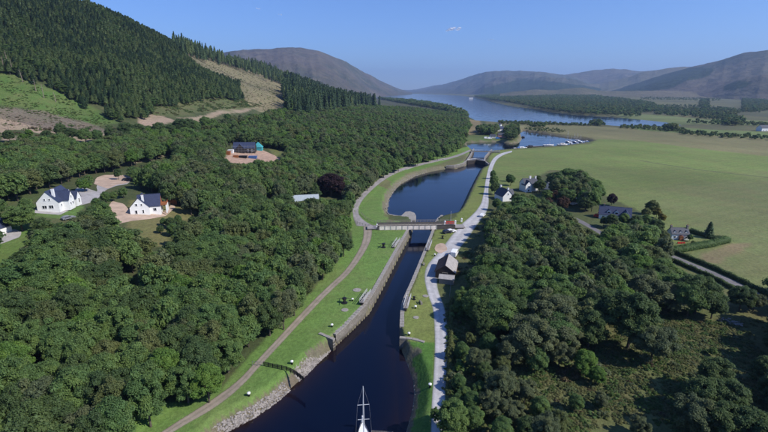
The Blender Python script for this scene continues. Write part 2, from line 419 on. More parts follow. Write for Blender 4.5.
kb = np.clip(sc / bankw(GY, GX), 0, 1); GZ = np.where(sc < bankw(GY, GX), kb * GZ, GZ); GZ = np.where(sc < 0, np.maximum(sc * 1.2, -1.6), GZ)
GZ = np.where(slo < 25, np.clip(slo / 25, 0, 1) * GZ, GZ); GZ = np.where(slo < 0, np.maximum(slo * .2, -2.5), GZ)
def grid_faces(keep=None):
    i = np.arange(nr - 1)[:, None] * na + np.arange(na - 1)[None, :]
    f = np.stack([i, i + 1, i + na + 1, i + na], -1).reshape(-1, 4)[:, ::-1]
    return f if keep is None else f[keep[f].any(1)]
gc = land_colour(GX, GY)
bk = (sc < bankw(GY, GX) + .1) & (GY > 92); gc[bk] = np.array([.16, .14, .10, .3])
bk = (sc < np.where(GX > 4, 1.0, 1.7)) & (GY <= 92); gc[bk] = np.array([.15, .12, .09, .3])

t = NT('land', .95, .15)
at = t.n('Attribute', attribute_name='tint'); pos = t.pos()
nA = t.noise(.09, 6, .6); nB = t.noise(.9, 5, .65); nC = t.noise(.012, 4, .55)
c = t.scale(at.outputs['Color'], t.mapr(nB, .25, .75, .72, 1.28))
c = t.scale(c, t.mapr(nC, .3, .7, .82, 1.2)); nD = t.noise(.05, 6, .7); c = t.mix(t.mapr(nD, .45, .72, 0, .38), c, (.17, .15, .07)); c = t.mix(t.mapr(t.noise(.35, 4, .7), .55, .75, 0, .3), c, (.05, .075, .022))
rough_ = t.mix(t.mapr(nA, .38, .62, 0, 1), (.135, .105, .05), (.07, .11, .03))
rough_ = t.scale(rough_, t.mapr(nB, .25, .75, .55, 1.5))
mm = t.n('Math', operation='MULTIPLY'); t.l(at.outputs['Alpha'], mm.inputs[0]); mm.inputs[1].default_value = .55
c = t.mix(mm.outputs[0], c, rough_)
# faint mowing lines and wheel lines along the meadow
mp = t.n('Mapping'); mp.inputs['Rotation'].default_value = (0, 0, R(62)); t.l(pos, mp.inputs[0])
wv = t.n('TexWave', wave_type='BANDS'); wv.inputs['Scale'].default_value = .045; wv.inputs['Distortion'].default_value = 1.2; wv.inputs['Detail'].default_value = 2; wv.inputs['Detail Scale'].default_value = .2; t.l(mp.outputs[0], wv.inputs[0])
c = t.scale(c, t.mapr(wv.outputs['Fac'], 0, 1, .965, 1.035))
nE = t.noise(.0035, 7, .65); m2_ = t.n('Math', operation='MULTIPLY'); t.l(at.outputs['Alpha'], m2_.inputs[0]); t.l(t.mapr(nE, .42, .6, 0, .75), m2_.inputs[1])
c = t.mix(m2_.outputs[0], c, (.055, .06, .032))
nF = t.noise(3.2, 4, .75); c = t.scale(c, t.mapr(nF, .3, .7, .8, 1.22))
t.col(c); t.bump(nB, .6, .4); M['land'] = t.m
me = npmesh('ground', np.c_[GX, GY, GZ], grid_faces(), M['land'], True, gc)
tag(link('ground', me), kind='structure')

t = NT('water', .06, .5)
at = t.n('Attribute', attribute_name='tint')
t.col(t.mix(at.outputs['Fac'], (.0012, .0034, .0135), (.022, .011, .006)))
t.b.inputs['IOR'].default_value = 1.33
mp = t.n('Mapping'); mp.inputs['Scale'].default_value = (1.0, .7, 1); t.l(t.pos(), mp.inputs[0])
nw = t.noise(1.6, 3, .5, mp.outputs[0]); nw2 = t.noise(.06, 3, .5)
t.bump(nw, .10, .12); t.l(t.mapr(nw2, .35, .65, .04, .16), t.b.inputs['Roughness'])
M['water'] = t.m
def water(name, sd, lim, peat):
    f = grid_faces(sd < lim); u, inv = np.unique(f, return_inverse=True)
    V = np.c_[GX[u], GY[u], np.zeros(len(u))]
    k = np.clip(np.exp(np.minimum(sd[u], 0) / peat), 0, 1) if peat else np.zeros(len(u))
    if peat: k = k * np.interp(GY[u], [90, 118], [1, .12]) * np.where(GX[u] > 3, .45, 1)
    tag(link(name, npmesh(name, V, inv.reshape(f.shape), M['water' if peat else 'loch'], True, np.c_[k, k, k, k])), kind='structure')
lo_ = M['water'].copy(); lo_.name = 'loch_water'
for nd in lo_.node_tree.nodes:
    if nd.type == 'MIX': nd.inputs[6].default_value = (.005, .017, .050, 1)
M['loch'] = lo_
water('canal_water', sc, 5, 2.2)
water('loch_water', slo, 40, 0)

# ---------------------------------------------------------------- roads and paths, laid just above the land
def ribbon(name, Lp, Rp, mat, n=60, off=.06, nw=10, world=False):
    a = resample(smooth(Lp if world else GL(Lp), 2), n); b = resample(smooth(Rp if world else GL(Rp), 2), n)
    V = []; F = []; T = []
    for i in range(n):
        for j in range(nw + 1):
            k = j / nw; e_ = abs(k - .5) * 2; T.append((math.exp(-((e_ - .45) / .22) ** 2), max(0, (e_ - .72) / .28) + .42 * math.exp(-(e_ / .2) ** 2) * (mat.name == 'path'), 0, 1)); p = a[i] * (1 - k) + b[i] * k
            V.append((p[0], p[1], float(H0(p[0], p[1])) + off - (.04 if j in (0, nw) else 0)))
    for i in range(n - 1):
        for j in range(nw):
            q = i * (nw + 1) + j; F.append((q, q + 1, q + nw + 2, q + nw + 1))
    Vn = np.array(V); Fn = np.array(F)
    p0, p1, p3 = Vn[Fn[0][0]], Vn[Fn[0][1]], Vn[Fn[0][3]]
    if np.cross(p1 - p0, p3 - p0)[2] < 0: Fn = Fn[:, ::-1]
    return tag(link(name, npmesh(name, Vn, Fn, mat, True, T)), kind='structure')
def patch(name, pts, mat, off=.05, step=1.5):
    W = GL(dens(pts, 4)); W = [Vector(p) for p in smooth(W + [W[0]], 1)[:-1]]
    xs = [p.x for p in W]; ys = [p.y for p in W]
    gx, gy = np.meshgrid(np.arange(min(xs), max(xs), step), np.arange(min(ys), max(ys), step)); gx = gx.ravel(); gy = gy.ravel()
    wl = [(p.x, p.y) for p in W]; k = sdf(gx, gy, wl) < -step * .4
    allp = W + [Vector((a, b)) for a, b in zip(gx[k], gy[k])]; n = len(W)
    vs, es, fs, *_ = delaunay_2d_cdt(allp, [(i, (i + 1) % n) for i in range(n)], [list(range(n))], 1, 1e-4)
    V = [(v.x, v.y, float(H0(v.x, v.y)) + off) for v in vs]; mb = MB(); mb.add(V, fs)
    o = mb.build(name, mat, None, True)
    if o.data.polygons[0].normal.z < 0: o.data.flip_normals()
    return tag(o, kind='structure')
ribbon('canal_road', [(430,480),(431,420),(432,398),(434,370),(435,348),(434.5,325),(433,308),(429,298),(426,288),(424,277),(426,267),(431,260),(438,253),(446,243),(453,233.5),(462.5,223),(470,217),(476,211),(481,204),(483,196),(484.5,188),(485.5,180),(489,165),(494,157),(501,153),(512,150.6)],
       [(444,480),(445,420),(445,398),(447,370),(448,348),(447.5,325),(445,308),(440,296),(437.5,288),(437,280),(440,273),(446,266),(454,257),(460,248),(469,237),(474,229),(480,221),(487,212),(489,204),(488.5,195),(488.5,188),(490,180),(493,167),(497,159),(504,154.6),(512,152.2)], M['gravel'], 160)
ribbon('tow_path', [(135,452),(160,432),(213,399),(238,381),(256,361),(299,315),(329,285),(346,270),(360,248),(363.5,236),(363,226)],
       [(150,452),(172,432),(215,409),(243,386),(262,364),(305,318),(334,288),(351,273),(367,250),(372.5,236),(372,226)], M['path'], 110, .05)
ribbon('west_road', [(356.5,226),(353,218),(352,210),(355,201),(361,194),(373,183.5),(386,174),(399,168.5),(429,161),(456,155.5),(470,149.5)],
       [(376,227),(364,221),(358,214),(359,206),(364,198),(375,187),(388,177.5),(400,171.5),(430,163),(457,157.5),(471,151)], M['tarmac'], 110, .08)
ribbon('field_lane', [(566,214),(580,219),(598,229),(612,238),(640,247),(667.5,252.5),(690,262),(715,272),(742,284),(770,299)],
       [(561.5,216.4),(578.6,222),(596.6,232.5),(610.6,240.8),(638.6,250.4),(665,255.2),(687.4,264.6),(712.4,275.2),(737.4,287.2),(763.5,303)], M['lane'], 70)
patch('house_drive', [(36,209),(34,213),(60,215),(78,206),(90,203),(100,197),(106,190),(116,186),(128,184),(133,178),(122,176),(104,180),(96,186),(98,192),(80,186),(74,190),(80,200),(70,206)], M['yard'])
patch('sandy_yard', [(94,184),(96,178),(104,175),(122,175),(134,177),(128,183),(116,185),(108,189)], M['sand'], .1)
patch('gravel_yard', [(109,206),(112,201),(124,204),(130,211),(150,214),(165,211),(172,204),(176,207),(166,216),(150,219),(132,221),(118,224),(115,216)], M['sand'])
patch('parking_yard', [(-8,236),(14,229),(22,232),(20,237),(4,243),(-8,246)], M['yard'])
patch('site_ground', [(226,158),(232,152),(262,150),(276,156),(284,163),(270,164),(256,158),(252,168),(240,170),(230,166)], M['orange_soil'], .08)
patch('lock_apron', [(436,245),(441,243),(445,244),(448,250),(440,254),(434,250)], M['sand'], .08)

# ---------------------------------------------------------------- lock walls
def lock_wall(label, px, zt, th=1.1, side=1, cope=True, name='lock_wall', world=None):
    pts = resample(world or smooth(PL(px), 1), max(6, int(len(px) * 7))); n = len(pts)
    d = np.gradient(pts, axis=0); d /= np.linalg.norm(d, axis=1)[:, None]; nn = np.c_[-d[:, 1], d[:, 0]] * side
    zt = np.interp(np.linspace(0, 1, n), np.linspace(0, 1, len(zt)), zt)
    s = np.r_[0, np.cumsum(np.linalg.norm(np.diff(pts, axis=0), axis=1))]
    V = []; 
    for i in range(n):
        f, b = pts[i] - nn[i] * .05, pts[i] + nn[i] * th
        fb = pts[i] - nn[i] * .25
        V += [(fb[0], fb[1], -1.2), (f[0], f[1], zt[i] - .3), (b[0], b[1], zt[i] - .3), (b[0], b[1], -1.2)]
    F = []
    for i in range(n - 1):
        for k in range(4): a = i * 4 + k; c_ = i * 4 + (k + 1) % 4; F.append((a, c_, c_ + 4, a + 4))
    F += [(3, 2, 1, 0), tuple((n - 1) * 4 + k for k in range(4))]
    root = thing(name, label, 'stone wall', (0, 0, 0))
    mb = MB(); mb.add(V, F); w_ = mb.build('wall_face', M['lock_stone'], root)
    uv = w_.data.uv_layers.new(name='UVMap')
    for lp in w_.data.loops:
        i = lp.vertex_index // 4; uv.data[lp.index].uv = (s[i], V[lp.vertex_index][2])
    L = s[-1]; m = int(L / 1.3); rs = resample(pts, m + 1); mb = MB()
    for i in range(m):
        a, b = rs[i], rs[i + 1]; t_ = (b - a) / np.linalg.norm(b - a); n_ = np.array([-t_[1], t_[0]]) * side
        c_ = (a + b) / 2 + n_ * (th / 2 - .08); z = float(np.interp((i + .5) / m * L, s, zt))
        mb.box((c_[0], c_[1], z - .15 + random.uniform(-.02, .02)), (np.linalg.norm(b - a) - .04, th + random.uniform(-.02, .1), .32), math.atan2(t_[1], t_[0]))
    o = mb.build('coping_stones', M['coping'], root); o['kind'] = 'stuff'
    return root
lw = lock_wall('long grey stone wall of the lock along the left bank of the canal', [(336,345),(345,337),(352,330),(369,313),(383,287),(398,258),(411,234),(412,228),(410,224.5),(404,223),(396,222.5),(390,221)], [3.1,3.5,3.9,4.1,4.1,4.1,4.1,4.1,4.1,4.0,3.8,3.6], side=1)
lock_wall('straight stone wall of the lock on the right bank beside the grass strip', [(441,222),(436,227),(430,244),(413,288),(404,308),(400.5,320),(400,338)], [3.6,4.1,4.1,4.1,4.1,3.9,3.4], side=1)
lock_wall('short stone wing wall crossing the right bank grass below the lock', [], [3.35,3.2], .8, 1, world=[G(399.5,338.5),G(412,339.5),G(424,343)])
lock_wall('short dark stone wing wall on the left bank below the lock', [], [3.2,3.45], .8, 1, world=[G(335,339),G(328,336),G(320,333)])
lock_wall('curved stone wing wall of the upper lock left of its gate', [(446,169),(456,169),(466,166),(471,158),(474,152)], [3.0,3.4,3.6,3.6,3.6], side=1)
lock_wall('stone wall of the upper lock right of its gate', [(491,152.5),(482,163),(488,167)], [3.4,3.5,2.9], side=1)
# the stone platform at the end of the left wall
c0 = [P(x, y) for x, y in [(402,224),(400,222.5),(401.5,219.5),(405.5,215.7),(410,215.2),(414.5,217),(416,220),(415,225)]]
mb = MB(); cx = sum(p[0] for p in c0) / 8; cy = sum(p[1] for p in c0) / 8
c0.sort(key=lambda p: math.atan2(p[1] - cy, p[0] - cx)); mb.prism(c0, -1.2, 2.2)
pf = mb.build('stone_platform', M['coping']); tag(pf, 'pale rounded stone platform in the basin just behind the swing bridge', 'platform')
# ================================================================ MOUNTAINS
def mount_mat(name, a, b, c_, forest=None, sc_=.0011):
    t = NT(name, .95, .05)
    n1 = t.noise(sc_, 7, .62); n2 = t.noise(sc_ * 6, 6, .65); 
    c = t.mix(t.mapr(n1, .38, .62, 0, 1), a, b)
    c = t.mix(t.mapr(n2, .45, .7, 0, .8), c, c_)
    at = t.n('Attribute', attribute_name='tint'); sx = t.n('SeparateXYZ'); t.l(at.outputs['Color'], sx.inputs[0])
    c = t.mix(sx.outputs[0], c, forest or (.018, .032, .016))
    t.col(c); n3 = t.noise(.02, 4, .6); t.bump(n3, .8, 20); return t.m
MM = {'heather': mount_mat('heather_hill', (.088, .072, .058), (.048, .056, .040), (.135, .115, .085)),
      'far': mount_mat('far_hill', (.072, .068, .055), (.048, .060, .044), (.13, .11, .085)),
      'pale': mount_mat('pale_hill', (.12, .105, .07), (.085, .088, .055), (.15, .13, .09))}
def px_el(px, py):
    r = ray(px, py); return math.atan2(r[0], r[1]), r[2] / math.hypot(r[0], r[1])
def mountain(name, sky_px, Dc, depth, mat, seed, amp=.24, woods=(), back=.6, foot=-3, na_=260, nv=56, pw=1.15):
    """a range: crest distance Dc (one value per crest point), slope of the given depth in front of it"""
    az = []; el = []
    for p in sky_px: a, e = px_el(*p); az.append(a); el.append(e)
    A = np.linspace(az[0], az[-1], na_); E = np.interp(A, az, el); D = np.interp(A, az, Dc) if hasattr(Dc, '__len__') else np.full(na_, Dc)
    k = np.array([.25, .5, .25]); Es = np.convolve(np.pad(E, 1, 'edge'), k, 'valid') + np.array([noise.noise(Vector((q * 60, seed, 1))) * .0011 + noise.noise(Vector((q * 190, seed, 7))) * .0005 for q in A])
    V = []; C = []; vs = np.r_[np.linspace(0, 1, nv), 1 + np.linspace(.06, 1, 14) * back]
    wp = [[px_el(*q) for q in wq] for wq in woods]
    for v in vs:
        for i in range(na_):
            Hc = CAMH + D[i] * Es[i] + 0
            dd = D[i] - depth * (1 - v)
            x, y = math.sin(A[i]) * dd, math.cos(A[i]) * dd
            if v <= 1: b = v ** pw * (1 - .12 * math.sin(math.pi * v)); 
            else: b = math.cos((v - 1) / back * math.pi / 2) ** 1.2 if v < 1 + back else 0
            nz = noise.hetero_terrain(Vector((x / 900, y / 900, seed)), 0.9, 2.1, 6, .8) - .9
            rg = 1 - abs(noise.noise(Vector((A[i] * 38 + seed, v * 1.6 + noise.noise(Vector((A[i] * 20, v * 3, seed))) * .4, seed)))) * 2
            env = math.sin(math.pi * min(v, 1)) ** .8 if v < 1 else .0
            h = foot + (Hc - foot) * b + (Hc - foot) * amp * env * (nz * .5 + rg * .10 - .05)
            h += (Hc - foot) * .012 * noise.noise(Vector((x / 160, y / 160, seed)))
            V.append((x, y, max(h, foot)))
            if wp:
                e = (h - CAMH) / dd; a2 = A[i] + .006 * noise.noise(Vector((x / 200, y / 200, 3))); e2 = e + .003 * noise.noise(Vector((x / 150, y / 150, 9)))
                C.append((a2, e2, 0, 1))
            else: C.append((0, 0, 0, 1))
    C = np.array(C)
    if wp:
        f = np.zeros(len(C), bool)
        for q in wp: f |= inside(C[:, 0], C[:, 1], q)
        C[:, 0] = f * .92
    n = len(vs); i = np.arange(n - 1)[:, None] * na_ + np.arange(na_ - 1)[None, :]
    F = np.stack([i, i + 1, i + na_ + 1, i + na_], -1).reshape(-1, 4)
    tag(link(name, npmesh(name, V, F, mat, True, C)), kind='structure')
mountain('west_mountain', [(150,78),(185,64),(215,54),(235,50.5),(262,49.5),(283,47.3),(300,47.6),(318,50.5),(332,56),(347,62),(358,69),(370,75),(380,80.5),(390,85),(402,90),(412,92.5)], [5200]*8+[5400,5800,6200,6800,7400,8000,9000,9800], 2600, MM['heather'], 3)
mountain('far_glen_hills', [(380,91.5),(398,90.5),(415,89.5),(432,86),(440,84.5),(452,85.5),(470,88),(490,91)], 15500, 3200, MM['far'], 11)
mountain('north_mountain', [(404,92),(420,90),(435,86.5),(450,82.5),(462,79),(475,74.5),(485,72),(495,71),(520,70.7),(545,72),(570,76),(600,84),(630,90)], [14000,13500,13000,12000,11000,10200,9400,9000,8600,8400,8400,8400,8400], 3600, MM['far'], 5,
   woods=[[(480,88),(500,84),(520,79),(560,82),(600,88),(600,93),(480,94)]])
mountain('middle_mountain', [(515,84),(530,76.5),(545,74),(565,74.5),(578,73),(590,70.6),(606,68.9),(625,69),(640,71.5),(655,70.5),(668,68),(685,66.5),(710,67),(740,72),(780,84)], 9200, 2600, MM['heather'], 8)
mountain('pale_mountain', [(540,91),(560,88),(575,84.5),(600,84),(625,78),(640,73),(655,70.3),(672,67.6),(685,67),(705,70),(730,80),(760,92)], 7000, 1600, MM['pale'], 15)
mountain('east_mountain', [(590,92),(610,90),(625,86.5),(645,80.5),(660,75.5),(675,71.5),(690,67.3),(705,64),(717,61),(730,57),(742,53.5),(755,51.5),(768,50),(800,47),(850,47),(900,52),(960,60),(1030,75)], [6600,6400,6200,6000,5800,5700,5600,5500,5400,5300,5200,5100,5000,5000,5000,5000,5000,5000], 2100, MM['heather'], 21,
   woods=[[(600,92),(618,87),(640,80),(660,74),(680,69.5),(700,66),(717,68),(712,74),(690,80),(672,88),(650,92)], [(725,84),(740,80),(752,84),(740,89),(722,90)]])
def low_hill(name, pts, D, depth, mat, seed, **k): mountain(name, pts, D, depth, mat, seed, amp=.1, na_=120, nv=24, **k)
low_hill('foot_hills', [(500,93.5),(515,91.5),(535,89.5),(555,90.2),(575,87.5),(585,87.8),(600,91),(630,91),(660,90.5),(690,91.5),(720,90),(745,89.5),(768,88),(800,86),(860,86),(920,92)], 3900, 900, MM['pale'], 31)

# ================================================================ HAZE
mb = MB(); mb.box((0, 9500, 545), (44000, 32000, 1110 + 6)); hz = mb.build('haze')
hz['kind'] = 'stuff'
hm = bpy.data.materials.new('haze'); hm.use_nodes = True; ht = hm.node_tree; ht.nodes.clear()
vo = ht.nodes.new('ShaderNodeVolumePrincipled'); vo.inputs['Color'].default_value = (.47, .67, 1, 1); vo.inputs['Density'].default_value = 7.6e-5; vo.inputs['Anisotropy'].default_value = .2
oo = ht.nodes.new('ShaderNodeOutputMaterial'); ht.links.new(vo.outputs[0], oo.inputs['Volume']); hz.data.materials.append(hm)

# ================================================================ TREES
def unit(n):
    v = rng.normal(size=(n, 3)); return v / np.linalg.norm(v, axis=1)[:, None]
ICO = None
def ico():
    global ICO
    if ICO is None:
        import bmesh
        bm = bmesh.new(); bmesh.ops.create_icosphere(bm, subdivisions=1, radius=1)
        ICO = (np.array([v.co[:] for v in bm.verts]), np.array([[v.index for v in f.verts] for f in bm.faces])); bm.free()
    return ICO
def leaves(Pt, Nn, size):
    n = len(Pt); r = unit(n); u = np.cross(Nn, r); u /= np.linalg.norm(u, axis=1)[:, None] + 1e-9; w_ = np.cross(Nn, u)
    s = (size * rng.uniform(.6, 1.35, n))[:, None]; k = rng.uniform(.55, .8, n)[:, None]
    V = np.stack([Pt - u * s, Pt - w_ * s * k, Pt + u * s, Pt + w_ * s * k], 1).reshape(-1, 3)
    i = np.arange(n)[:, None] * 4
    F = np.concatenate([i + [[0, 1, 2]], i + [[0, 2, 3]]], 0)
    return V, F
def crown_mesh(name, mat, R_=4.5, H=7.5, nc=30, nl=9000, leaf=.26, zb=3.0, spread=1.0, ragged=.35):
    C = []; 
    ga = math.pi * (3 - 5 ** .5)
    for i in range(nc):
        z = 1 - 1.72 * (i + .5) / nc; rr = math.sqrt(max(0, 1 - z * z)); a = i * ga + rng.uniform(-.5, .5)
        d = np.array([rr * math.cos(a), rr * math.sin(a), z]) * rng.uniform(.72 - ragged * .4, .72 + ragged * .55)
        C.append([d[0] * R_, d[1] * R_, zb + H * .42 + d[2] * H * .56])
    C = np.array(C); C[:, :2] *= rng.uniform(.9, 1.12, 2) * spread
    rad_ = rng.uniform(.24, .42, nc) * R_ * (30 / max(nc, 30)) ** .42
    V = []; F = []; T = []; off = 0
    iv, if_ = ico()
    w_ = rad_ ** 2; cnt = (nl * w_ / w_.sum()).astype(int)
    tint = rng.uniform(0, 1, nc); t2 = rng.uniform(0, 1, nc)
    for i in range(nc):
        d = unit(int(cnt[i] * 1.5)); d[:, 2] = np.where(d[:, 2] < -.25, -d[:, 2], d[:, 2])
        p = C[i] + d * rad_[i] * (rng.uniform(.72, 1.12, len(d)) + .28 * rng.uniform(0, 1, len(d)) ** 4)[:, None] * np.array([1, 1, .82])
        keep = np.ones(len(p), bool)
        for j in range(nc):
            if j != i: keep &= (((p - C[j]) / np.array([1, 1, .82])) ** 2).sum(1) > (rad_[j] * .72) ** 2
        p = p[keep][:cnt[i]]; d = d[keep][:cnt[i]]
        nn = d * .6 + unit(len(d)) * .6 + np.array([0, 0, .6]); nn /= np.linalg.norm(nn, axis=1)[:, None]
        v, f = leaves(p, nn, leaf); V.append(v); F.append(f + off); off += len(v)
        tl = np.clip(tint[i] * .55 + rng.uniform(0, .45, len(p)), 0, 1); q = np.c_[tl, np.clip(t2[i] + rng.normal(0, .1, len(p)), 0, 1), tl, np.ones(len(p))]
        T.append(np.repeat(q, 4, 0))
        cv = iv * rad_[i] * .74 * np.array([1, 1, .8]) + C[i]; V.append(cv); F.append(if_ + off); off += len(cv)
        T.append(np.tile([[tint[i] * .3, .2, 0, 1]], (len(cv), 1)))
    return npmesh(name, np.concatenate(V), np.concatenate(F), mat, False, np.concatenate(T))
def trunk_mesh(name, H=8, r=.28, mat=None, limbs=5, lean=.3):
    mb = MB(); top = (random.uniform(-lean, lean), random.uniform(-lean, lean), H * .75)
    mid = (top[0] * .4, top[1] * .4, H * .35)
    mb.tube((0, 0, -.6), mid, r * 1.25, r * .85, 7); mb.tube(mid, top, r * .85, r * .3, 6)
    for i in range(limbs):
        k = random.uniform(.3, .8); a = i * 2.4 + random.uniform(-.4, .4); b = (mid[0] * k, mid[1] * k, H * (.3 + .25 * k)); L = H * random.uniform(.25, .38)
        mb.tube(b, (b[0] + math.cos(a) * L, b[1] + math.sin(a) * L, b[2] + L * .75), r * .45, r * .12, 5)
    return mb.mesh(name, mat or M['bark'])
def conifer_mesh(name, mat, H=16, R_=2.3, bare=.15, n=420, leaf=.55, core=True):
    t_ = rng.uniform(0, 1, n) ** .85; z = H * (bare + (1 - bare) * t_); rr = R_ * (1 - t_) ** .75 + .12
    lay = np.sin(t_ * 38) * .12 + 1; a = rng.uniform(0, 2 * math.pi, n)
    k = rng.uniform(.55, 1.05, n) * lay
    p = np.c_[np.cos(a) * rr * k, np.sin(a) * rr * k, z - rr * k * .28]
    nn = np.c_[np.cos(a) * .55, np.sin(a) * .55, np.full(n, .75)] + unit(n) * .35; nn /= np.linalg.norm(nn, axis=1)[:, None]
    v, f = leaves(p, nn, leaf); tl = np.clip(rng.uniform(.2, .8, n) , 0, 1)
    T = np.repeat(np.c_[tl, rng.uniform(0, .7, n), tl, np.ones(n)], 4, 0)
    if core:
        m = 8; cv = []; 
        for q, zz in ((.62, H * bare + .2), (.5, H * (bare + .3)), (.02, H * .99)):
            for i in range(m): cv.append((R_ * q * math.cos(i * 2 * math.pi / m), R_ * q * math.sin(i * 2 * math.pi / m), zz))
        cf = []
        for j in range(2):
            for i in range(m):
                A_, B_ = j * m + i, j * m + (i + 1) % m; cf += [(A_, B_, B_ + m), (A_, B_ + m, A_ + m)]
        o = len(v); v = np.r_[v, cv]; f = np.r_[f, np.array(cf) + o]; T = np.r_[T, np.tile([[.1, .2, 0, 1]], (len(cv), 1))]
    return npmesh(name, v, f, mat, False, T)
# ---- kinds of tree: (crown mesh, trunk mesh, words)
KINDS = []
for i, (mk, words, R_, H, sp_, rg_) in enumerate([('mid','mid green',4.6,7.6,1,.3),('mid','mid green',4.2,8.6,1,.45),('mid','mid green',5.0,7.2,1.05,.4),('dark','dark green',4.6,7.8,1,.3),('dark','dark green',4.3,8.4,1,.5),
        ('olive','olive green',4.6,7.6,1,.5),('grey','grey green',4.5,8.2,1.05,.55),('bright','bright green',4.2,7.0,1,.35)]):
    KINDS.append((crown_mesh('crown_%s' % mk, LM[mk], R_, H, 64, 13500, .19, 2.6, sp_, rg_), trunk_mesh('trunk', 9, .26), words, mk))
SPECIAL = {k: crown_mesh('crown_' + k, LM[k], 4.6, 7.6, 50, 9000, .22, 2.2) for k in ('purple', 'brown', 'yellow')}
CON = [(conifer_mesh('crown_spruce', LM['conifer'], 16, 2.5, .06, 900, .42), 'dark spruce'), (conifer_mesh('crown_spruce', LM['conifer'], 17, 2.2, .18, 800, .42), 'dark spruce'),
       (conifer_mesh('crown_pine', LM['pine'], 16, 3.3, .35, 900, .42), 'pine with a bare lower trunk'), (conifer_mesh('crown_pine', LM['pine'], 15, 2.4, .22, 800, .45), 'mid green pine')]
CON.append((crown_mesh('crown_larch', LM['mid'], 2.9, 10.5, 26, 2400, .34, 2.4, 1, .4), 'light green bushy tree'))
ctr = []
for h, mt in ((14, 'bark'), (15, 'pale_bark'), (14, 'pale_bark'), (13, 'bark'), (9, 'pale_bark')):
    mb = MB(); mb.tube((0, 0, -.8), (0, 0, h), .24, .05, 6)
    for q in range(5): a = q * 2.3; mb.tube((0, 0, h * (.14 + .05 * q)), (math.cos(a) * 1.1, math.sin(a) * 1.1, h * (.14 + .05 * q) - .1), .04, .015, 4)
    ctr.append(mb.mesh('trunk', M[mt]))
def joined(name, parts):
    """one low mesh of crown and trunk for the uncountable woods"""
    V = []; F = []; T = []; mats = []; mi = []; o = 0
    for me_ in parts:
        n = len(me_.vertices); v = np.empty(n * 3); me_.vertices.foreach_get('co', v); V.append(v.reshape(-1, 3))
        me_.calc_loop_triangles(); tn = len(me_.loop_triangles); f = np.empty(tn * 3, np.int32); me_.loop_triangles.foreach_get('vertices', f); F.append(f.reshape(-1, 3) + o); o += n
        if 'tint' in me_.attributes: c = np.empty(n * 4); me_.attributes['tint'].data.foreach_get('color', c); T.append(c.reshape(-1, 4))
        else: T.append(np.ones((n, 4)) * .5)
        mi.append(np.full(tn, len(mats), np.int32)); mats.append(me_.materials[0])
    me_ = npmesh(name, np.concatenate(V), np.concatenate(F), None, False, np.concatenate(T))
    for m in mats: me_.materials.append(m)
    me_.polygons.foreach_set('material_index', np.concatenate(mi)); return me_
def library(name, meshes):
    c = bpy.data.collections.new(name)
    for i, me_ in enumerate(meshes):
        o = bpy.data.objects.new('%s_%02d' % (name, i), me_); c.objects.link(o)
    return c
def scatter(name, pts, scl, idx, lib, label=None):
    n = len(pts); me_ = bpy.data.meshes.new(name); me_.vertices.add(n); me_.vertices.foreach_set('co', np.asarray(pts, np.float32).ravel())
    for nm, ty, dt in (('rot', 'FLOAT', rng.uniform(0, 6.28, n)), ('idx', 'INT', np.asarray(idx, np.int32))):
        a = me_.attributes.new(nm, ty, 'POINT'); a.data.foreach_set('value', dt)
    a = me_.attributes.new('scl', 'FLOAT_VECTOR', 'POINT'); a.data.foreach_set('vector', np.asarray(scl, np.float32).ravel())
    o = link(name, me_); o['kind'] = 'stuff'
    if label: o['label'] = label
    g = bpy.data.node_groups.new(name, 'GeometryNodeTree')
    g.interface.new_socket('Geometry', in_out='INPUT', socket_type='NodeSocketGeometry'); g.interface.new_socket('Geometry', in_out='OUTPUT', socket_type='NodeSocketGeometry')
    N = g.nodes.new; i_, o_ = N('NodeGroupInput'), N('NodeGroupOutput'); iop = N('GeometryNodeInstanceOnPoints'); ci = N('GeometryNodeCollectionInfo')
    ci.inputs[0].default_value = lib; ci.inputs['Separate Children'].default_value = True; ci.inputs['Reset Children'].default_value = True
    iop.inputs['Pick Instance'].default_value = True
    def attr(nm, ty): a = N('GeometryNodeInputNamedAttribute'); a.data_type = ty; a.inputs[0].default_value = nm; return a.outputs[0]
    cx_ = N('ShaderNodeCombineXYZ'); er = N('FunctionNodeEulerToRotation')
    L = g.links.new; L(i_.outputs[0], iop.inputs['Points']); L(ci.outputs[0], iop.inputs['Instance']); L(attr('idx', 'INT'), iop.inputs['Instance Index'])
    L(attr('rot', 'FLOAT'), cx_.inputs[2]); L(cx_.outputs[0], er.inputs[0]); L(er.outputs[0], iop.inputs['Rotation']); L(attr('scl', 'FLOAT_VECTOR'), iop.inputs['Scale']); L(iop.outputs[0], o_.inputs[0])
    md = o.modifiers.new('scatter', 'NODES'); md.node_group = g
    return o
midm = [joined('wood_tree', [crown_mesh('c', LM[k], 4.5, 7.8, 44, 3800, .34, 2.6, 1, rg_), KINDS[0][1]]) for k, rg_ in (('mid', .3), ('mid', .45), ('mid', .35), ('dark', .3), ('dark', .45), ('olive', .45), ('grey', .5), ('bright', .3))]
LIBB = library('broadleaf_far', midm)
farm = [joined('far_tree', [crown_mesh('c', LM[k], 4.5, 7.8, 9, 320, 1.2, 1.5, 1, .4)]) for k in ('mid', 'dark', 'dark', 'olive')]
LIBF = library('far_tree', farm)
conm = [joined('forest_conifer', [c[0], ctr[i]]) for i, c in enumerate([(conifer_mesh('c', LM['conifer'], 16, 2.5, .06, 420, .62), 0), (conifer_mesh('c', LM['conifer'], 17, 2.2, .18, 380, .6), 0), (conifer_mesh('c', LM['pine'], 16, 3.3, .35, 420, .55), 0), (conifer_mesh('c', LM['pine'], 15, 2.9, .22, 420, .55), 0), (crown_mesh('c', LM['mid'], 2.9, 10.5, 16, 900, .5, 2.4, 1, .4), 0)])]
LIBC = library('conifer_far', conm)
